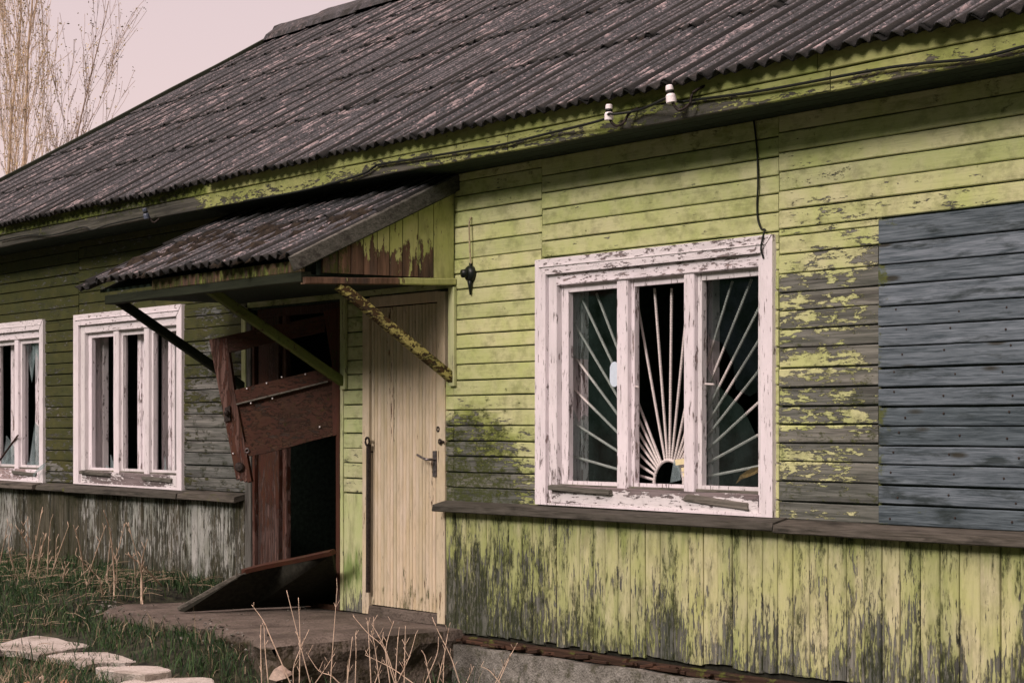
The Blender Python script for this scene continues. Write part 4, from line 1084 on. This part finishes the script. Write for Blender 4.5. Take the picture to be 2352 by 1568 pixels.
stone('stone', [(640, 842), (690, 812), (745, 808), (760, 850)], .14, .06, 'brick', 'tan orange stone at the bottom edge below the dry grass', 'stone', 'loose stones in the grass')
stone('stone', [(255, 850), (280, 834), (330, 832), (345, 852)], .14, .06, 'brick', 'orange stone at the bottom edge furthest left', 'stone', 'loose stones in the grass')
stone('stone', [(430, 795), (455, 770), (490, 772), (480, 795)], .15, .05, 'chip', 'small tan stone in the dry grass at the left', 'stone', 'loose stones in the grass')
stone('brick', [(1920, 520), (1960, 500), (2150, 498), (2140, 516)], .17, .05, 'brick', 'thin red brick piece in front of the crumbling step edge', 'brick')
def s6(zx, zy): return (600 + zx / 3.36) * .9408, (1440 + zy / 3.36) * .9408
c = at(*s6(255, 720), 13.0)
mb = MB(); pts = [s6(185, 728), s6(205, 690), s6(232, 648), s6(252, 638), s6(285, 660), s6(322, 700), s6(330, 722), s6(250, 745)]
mb.prism([at(*p, 13.0) for p in pts], Vector((-.05, .07, .015))); o = mb.build('stone', M['chip']); tag(o, 'pointed pale stone standing in the grass before the step', 'stone', 'loose stones in the grass')
mb = MB(); pts = [s6(315, 575), s6(330, 555), s6(360, 552), s6(372, 570), s6(350, 590)]
mb.prism([at(*p, 13.2) for p in pts], Vector((-.04, .05, .01))); o = mb.build('stone', M['found']); tag(o, 'grey pebble lying above the pointed stone by the step', 'stone', 'loose stones in the grass')

# ------------------------------------------------------------------ grass
rg = random.Random(77)
STONES = [o for o in COL.objects if o.name.startswith('paving_slab')]
def on_stone(px, py):
    for pts in POLY:
        ins = False
        for i in range(len(pts)):
            (x1, y1), (x2, y2) = pts[i], pts[i - 1]
            if (y1 > py) != (y2 > py) and px < (x2 - x1) * (py - y1) / (y2 - y1) + x1: ins = not ins
        if ins: return True
    return False
POLY = [[s4(*p) for p in poly] for poly in (
    [(-150, 440), (220, 350), (480, 313), (720, 342), (1000, 362), (1060, 402), (1050, 430), (840, 462), (430, 527), (-150, 520)],
    [(560, 545), (900, 512), (1310, 525), (1540, 595), (1380, 622), (780, 600)],
    [(1060, 660), (1320, 664), (1600, 650), (1760, 665), (1890, 720), (1600, 782), (1300, 735)],
    [(1380, 840), (1900, 795), (2250, 783), (2300, 900), (1400, 900)])]
def blade(mb, x, y, z, h, lean, w, wm):
    a = rg.uniform(0, 2 * pi); b = rg.uniform(0, 2 * pi)
    dx, dy = cos(a) * lean * h, sin(a) * lean * h
    wx_, wy_ = cos(b) * w, sin(b) * w
    mb.add([(x - wx_, y - wy_, z - .01), (x + wx_, y + wy_, z - .01),
            (x - wx_ * .75 + dx * .35, y - wy_ * .75 + dy * .35, z + h * .55), (x + wx_ * .75 + dx * .35, y + wy_ * .75 + dy * .35, z + h * .55),
            (x + dx, y + dy, z + h * (1 - .3 * lean))], [(0, 1, 3, 2), (2, 3, 4)], wm)
mb = MB(); cnt = 0
for i in range(75000):
    x = rg.uniform(-19.8, -10.2); y = -rg.uniform(.05, 3.9)
    d = -y
    if sl - .03 < x < sr + .06 and d < slab_depth(x) + .02: continue
    if x >= sr and d < .14: continue
    z = gz(x, y); px, py = scr((x, y, z))
    if px < -60 or px > 1290 or py > 1720: continue
    if on_stone(px, py): 
        if rg.random() > .03: continue
    den = .5 + .9 * nz(x * 2.1, y * 2.1) + .4 * nz(x * 6, y * 6)
    if rg.random() > clamp(den, .12, 1): continue
    dryz = clamp(.22 + .8 * ss(1500, 1540, py) * ss(240, 120, px) + .3 * nz(x * 1.7, y * 1.7, 4))
    dry = 1 if rg.random() < dryz * .4 else 0
    near = ss(-15.2, -16.5, x) * ss(1.0, .4, d)
    h = rg.uniform(.04, .135) * (1 + .5 * nz(x * 3, y * 3, 9)) * (1.2 if px > 560 else 1)
    if rg.random() < .04: h *= 1.9
    blade(mb, x, y, z, h, rg.uniform(.15, 1.1), rg.uniform(.0022, .0045), (rg.random(), 0, dry * rg.uniform(.6, 1)))
    cnt += 1
o = mb.build('grass', M['grass'], None); tag(o, kind='stuff')
# straw and dead grass matted on the ground
mb = MB()
for i in range(2200):
    x = rg.uniform(-19.8, -13.6); y = -rg.uniform(.1, 3.2)
    if x > sl - .05 and -y < slab_depth(x) + .03: continue
    px, py = scr((x, y, gz(x, y)))
    if on_stone(px, py) or (rg.random() > .3 + .7 * nz(x * 1.2, y * 1.3, 8) + .3 * ss(1.6, .8, -y) * ss(-14.5, -15.5, x)): continue
    a = rg.gauss(.1, .5) if rg.random() < .5 else rg.uniform(0, pi); l = rg.uniform(.08, .35); z = gz(x, y) + rg.uniform(.01, .06)
    p = Vector((x, y, z)); q = p + Vector((cos(a) * l, sin(a) * l, rg.uniform(-.03, .05)))
    mb.tube([p, p.lerp(q, .5) + Vector((0, 0, .015)), q], [.0022, .002, .001], 4, (rg.random(), 0, 1))
for i in range(80):   # the flattened bundle at the left edge
    py = rg.uniform(1462, 1510); px0 = rg.uniform(-60, 60); px1 = px0 + rg.uniform(20, 95)
    p = oz(px0, (1180 + (1160 + rg.uniform(0, 180)) / 4.126) * .9408, .2); q = oz(px1, (1180 + (1160 + rg.uniform(0, 180)) / 4.126) * .9408, .2)
    p.z += rg.uniform(-.02, .05); q.z += rg.uniform(-.02, .05)
    mb.tube([p, p.lerp(q, .5) + Vector((0, 0, .02)), q], [.004, .0038, .002], 4, (rg.random(), 0, 1))
o = mb.build('straw', M['grass'], None); tag(o, kind='stuff')
mb = MB()
for i in range(260):
    x = rg.uniform(sl + .05, sr + .1); d = slab_depth(x) + rg.gauss(.02, .05); r_ = rg.uniform(.004, .018)
    z = (SZ + .006 if d < slab_depth(x) - .03 else gz(x, -d) + .01 + rg.uniform(0, .12) * (d < slab_depth(x) + .06))
    c = Vector((x, -d, z)); vs = [c + Vector((rg.uniform(-1, 1), rg.uniform(-1, 1), rg.uniform(-.6, .8))) * r_ for _ in range(6)]
    mb.add(vs, [(0, 1, 2), (0, 2, 3), (0, 3, 4), (0, 4, 1), (5, 2, 1), (5, 3, 2), (5, 4, 3), (5, 1, 4)])
for i in range(120):
    x = rg.uniform(sl + .2, sr - .1); d = rg.uniform(.1, 1.25); r_ = rg.uniform(.003, .010); c = Vector((x, -d, SZ + .012))
    vs = [c + Vector((rg.uniform(-1, 1), rg.uniform(-1, 1), rg.uniform(-.4, .5))) * r_ for _ in range(6)]
    mb.add(vs, [(0, 1, 2), (0, 2, 3), (0, 3, 4), (0, 4, 1), (5, 2, 1), (5, 3, 2), (5, 4, 3), (5, 1, 4)])
o = mb.build('rubble', M['found'], None); tag(o, kind='stuff')
# single dry stalks
def s3(zx, zy): return (zx / 4.126) * .9408, (1180 + zy / 4.126) * .9408
def stalk(pts, r, label, group):
    mb = MB(); P = smooth_path(pts, 5); n = len(P)
    mb.tube(P, [r * (1 - .65 * i / (n - 1)) for i in range(n)], 5)
    for k in range(rg.randint(2, 6)):
        i = rg.randint(n // 3, n - 1); a = rg.uniform(0, 2 * pi); l = rg.uniform(.015, .06)
        mb.tube([P[i], P[i] + Vector((cos(a) * l * .6, sin(a) * l * .6, l))], [r * .5, r * .2], 4)
    o = mb.build('dry_stalk', M['stalk'], None, True); tag(o, label, 'dry stalk', group)
LEFT = [[(285, 1140), (285, 700), (280, 330)], [(240, 1130), (320, 800), (415, 310)], [(270, 1135), (390, 750), (470, 500)], [(180, 1010), (90, 640), (125, 430)],
        [(240, 1120), (170, 960), (80, 640)], [(0, 800), (40, 600), (80, 400)], [(475, 1050), (490, 650), (510, 380)], [(480, 1030), (600, 680), (690, 430)], [(455, 1140), (545, 880), (570, 560)],
        [(870, 1010), (800, 620), (740, 420)], [(870, 990), (960, 720), (1065, 420)], [(1150, 930), (1115, 520), (1045, 270)], [(1080, 920), (1110, 600), (1120, 470)],
        [(1070, 920), (1180, 700), (1260, 400)], [(1345, 1215), (1365, 960), (1345, 700)], [(1435, 1150), (1425, 900), (1300, 440)], [(1425, 900), (1440, 730), (1485, 560)],
        [(1340, 1215), (1000, 950), (760, 715)], [(1630, 1030), (1430, 820), (1265, 705)], [(330, 900), (340, 680), (215, 380)], [(275, 900), (280, 650), (175, 450)],
        [(610, 1050), (640, 920), (665, 830)], [(640, 1000), (650, 920), (662, 835)], [(1110, 1260), (960, 1120), (890, 1050)], [(890, 1290), (880, 1100), (885, 1000)],
        [(1050, 1270), (1030, 1100), (1000, 950)], [(1180, 1230), (1180, 1000), (1175, 800)], [(230, 1450), (215, 1250), (180, 1000)], [(340, 1000), (400, 760), (450, 520)], [(400, 980), (395, 760), (410, 560)],
        [(110, 1050), (60, 980), (50, 950)],
        [(740, 1080), (820, 930), (890, 860)], [(330, 1120), (560, 1010), (740, 960)]]
for L_ in LEFT:
    bx, by = s3(*L_[0]); Zw = (CD - rg.uniform(.45, 1.05)) * F / S_ / (bx + 2210)
    p = [at(*s3(*q), Zw - .25 * k) for k, q in enumerate(L_)]
    g0 = gz(p[0].x, p[0].y)
    if p[0].z > g0 + .05: p.insert(0, Vector((p[0].x, p[0].y, g0)))
    stalk(p, .0075, 'thin dry stalk rising from the grass before the peeling grey boards', 'dry stalks before the grey boards')
FRONT = [[(530, 763), (460, 500), (335, 0)], [(440, 740), (445, 400), (432, 60)], [(695, 763), (715, 450), (750, -20)], [(130, 740), (122, 450), (125, 280)], [(185, 763), (160, 500), (150, 300)],
         [(835, 740), (850, 600), (875, 380)], [(900, 720), (905, 500), (900, 370)], [(1025, 700), (1010, 400), (1000, 250)], [(1090, 700), (1060, 470), (1030, 330)], [(1190, 660), (1130, 470), (1000, 350), (880, 210)],
         [(1240, 763), (1140, 470), (1035, 280)], [(1180, 740), (1150, 480), (1215, 250)], [(1230, 720), (1245, 450), (1260, 300)], [(1240, 763), (1340, 550), (1395, 360)], [(1300, 763), (1305, 500), (1310, 290)],
         [(1480, 740), (1570, 520), (1580, 380)], [(1755, 763), (1680, 540), (1580, 340), (1530, 220)], [(1620, 763), (1630, 520), (1675, 270)], [(1580, 740), (1610, 600), (1640, 480)], [(1810, 763), (1840, 690), (1870, 620)],
         [(2080, 740), (2170, 540), (2230, 430)], [(2090, 763), (2000, 660), (1930, 625)], [(1060, 760), (1085, 690), (1110, 610)], [(570, 763), (640, 660), (730, 520)], [(1370, 760), (1200, 640), (980, 530)], [(1500, 680), (1470, 540), (1440, 490)],
         [(390, 763), (400, 600), (520, 320)], [(210, 400), (150, 260), (50, 120)], [(2060, 740), (2130, 600), (2190, 500)], [(770, 763), (700, 700), (600, 660), (510, 530)]]
for L_ in FRONT:
    Zw = rg.uniform(12.3, 12.9)
    p = [at(*s6(*q), Zw) for q in L_]
    dd = (p[0] - p[1]).normalized(); t = max(0, (p[0].z + .03) / max(.2, -dd.z)) if dd.z < 0 else 0
    if t > .02: p.insert(0, p[0] + dd * min(t, .5) )
    stalk(p, .0042, 'thin reddish dry stalk standing before the edge of the concrete step', 'dry stalks before the step')

# ------------------------------------------------------------------ trees behind the house
def tree(name, base, H, r0, seed, label, mat, lim, spread, leafs=1.0, first=.3):
    rt = random.Random(seed); base = Vector(base)
    t = root(name, label, 'tree', base, 'bare trees behind the house')
    tk = MB(); cr = MB()
    def leafc(p, k):
        for _ in range(k):
            a = Vector((rt.gauss(0, 1), rt.gauss(0, 1), rt.gauss(0, 1))).normalized() * rt.uniform(.03, .075)
            b = Vector((rt.gauss(0, 1), rt.gauss(0, 1), rt.gauss(0, 1))).normalized() * rt.uniform(.012, .024)
            q = p + Vector((rt.gauss(0, .05), rt.gauss(0, .05), rt.gauss(0, .05)))
            cr.add([q, q + a * .5 + b, q + a, q + a * .5 - b], [(0, 1, 2, 3)])
    def limb(p, d, L, r, lev):
        n = max(3, int(L / .35)); P = [p]; rad = [r]; dd = d.normalized()
        for i in range(n):
            wv = .03 if lev == 0 else .09
            dd = (dd + Vector((rt.gauss(0, wv), rt.gauss(0, wv), rt.gauss(.06, .05)))).normalized()
            P.append(P[-1] + dd * (L / n)); rad.append(max(.0045, r * (1 - (i + 1) / n * .85)))
        tk.tube(P, rad, 6 if lev < 2 else 4, cap=False)
        if lev >= 2:
            for q in P[1:]:
                if rt.random() < .95 * leafs: leafc(q, rt.randint(1, 3))
        if lev < 3:
            k = int(L * (lim[lev])) + 1
            for i in range(k):
                f = rt.uniform(first if lev == 0 else .15, .98); j = min(n - 1, int(f * n))
                q = P[j].lerp(P[j + 1], f * n - j); a = rt.uniform(0, 2 * pi)
                dj = (P[j + 1] - P[j]).normalized(); s = dj.cross(Vector((cos(a), sin(a), .3))).normalized()
                nd = dj * (1.0 if lev else .95) + s * rt.uniform(.3, .62) * spread
                limb(q, nd, L * rt.uniform(.25, .48) * (1.05 - f * .6) if lev == 0 else L * rt.uniform(.3, .55), rad[j] * rt.uniform(.3, .45), lev + 1)
    limb(base, Vector((0, 0, 1)), H, r0, 0)
    tk.build('trunk', mat, t, True); cr.build('crown', M['bud'], t); return t
def gp(px, Z): p = at(px, 983, Z); return (p.x, p.y, -.02)
tree('bare_tree', gp(34, 44), 14.0, .055, 5, 'tall pale-barked bare tree at the far left, its trunk straight and thickest', M['barkA'], (1.3, 1.3, 1.9), .5, 1., .3)
tree('bare_tree', gp(62, 50), 11.6, .055, 12, 'forked grey brown bare tree with budding twigs, right of the pale trunk', M['barkB'], (1.2, 1.3, 1.9), .52, 1., .3)
tree('bare_tree', gp(96, 60), 10.2, .045, 23, 'thin faint bare tree furthest right above the roof slope', M['barkB'], (1.2, 1.3, 1.9), .52, 1., .3)
tree('bare_tree', gp(-25, 52), 13, .08, 31, 'bare tree mostly cut off by the left edge of the photo', M['barkA'], (1.2, 1.3, 1.9), .52, 1., .3)

# ------------------------------------------------------------------ light
ZEN, SKYC = 4.0, (.833, .615, .59, 1)
SUN_EL, SUN_AZ = radians(30.5), radians(12)
w = bpy.data.worlds.new('World'); scene.world = w; w.use_nodes = True
t = w.node_tree; bg = t.nodes['Background']; out = t.nodes['World Output']
sky = t.nodes.new('ShaderNodeTexSky'); sky.sky_type = 'NISHITA'; sky.sun_disc = False
sky.sun_elevation = SUN_EL; sky.sun_rotation = pi - SUN_AZ; sky.dust_density = 6
def wmath(op, a, b=0., c=None, cl=False):
    nd = t.nodes.new('ShaderNodeMath'); nd.operation = op; nd.use_clamp = cl
    for i, v in enumerate((a, b, c)):
        if v is None: continue
        if isinstance(v, bpy.types.NodeSocket): t.links.new(v, nd.inputs[i])
        else: nd.inputs[i].default_value = v
    return nd.outputs[0]
tc = t.nodes.new('ShaderNodeTexCoord'); sx = t.nodes.new('ShaderNodeSeparateXYZ'); t.links.new(tc.outputs['Generated'], sx.inputs[0])
# overcast: brighter towards the zenith; an unseen treeline, added opposite the house, blocks low light and greens the shade
ov = wmath('MULTIPLY_ADD', wmath('MAXIMUM', sx.outputs[2], 0), -.9, 1.0)
ov = wmath('MULTIPLY_ADD', wmath('MAXIMUM', wmath('SUBTRACT', sx.outputs[2], .2), 0), ZEN, ov)
nt = t.nodes.new('ShaderNodeTexNoise'); nt.inputs['Scale'].default_value = 9; nt.inputs['Detail'].default_value = 6; t.links.new(tc.outputs['Generated'], nt.inputs[0])
edge = wmath('MULTIPLY_ADD', nt.outputs['Fac'], .34, .27)
front = wmath('MULTIPLY_ADD', sx.outputs[1], -1.3, .5, cl=True)
edge = wmath('MULTIPLY', edge, front)
wood = wmath('MULTIPLY', wmath('LESS_THAN', sx.outputs[2], edge), wmath('GREATER_THAN', front, .01))  # mask of the added treeline
mxs = t.nodes.new('ShaderNodeMix'); mxs.data_type = 'RGBA'; t.links.new(wood, mxs.inputs[0])
mxs.inputs[6].default_value = SKYC; mxs.inputs[7].default_value = (.05, .085, .05, 1)
bg2 = t.nodes.new('ShaderNodeBackground'); t.links.new(mxs.outputs[2], bg2.inputs[0]); t.links.new(ov, bg2.inputs[1])
t.links.new(sky.outputs[0], bg.inputs[0]); t.links.new(wmath('MULTIPLY_ADD', wood, -.05, .05), bg.inputs[1])
ad = t.nodes.new('ShaderNodeAddShader'); t.links.new(bg.outputs[0], ad.inputs[0]); t.links.new(bg2.outputs[0], ad.inputs[1]); t.links.new(ad.outputs[0], out.inputs[0])
sd = bpy.data.lights.new('sun', 'SUN'); sd.energy = 2.0; sd.angle = radians(16); sd.color = (1, .88, .86)
so = bpy.data.objects.new('sun', sd); COL.objects.link(so)
sdir = Vector((sin(SUN_AZ) * cos(SUN_EL), -cos(SUN_AZ) * cos(SUN_EL), sin(SUN_EL)))
so.rotation_euler = (-sdir).to_track_quat('-Z', 'Y').to_euler()
scene.view_settings.view_transform = 'Standard'; scene.view_settings.look = 'None'
scene.view_settings.exposure = 0; scene.view_settings.gamma = 1
scene.cycles.max_bounces = 6
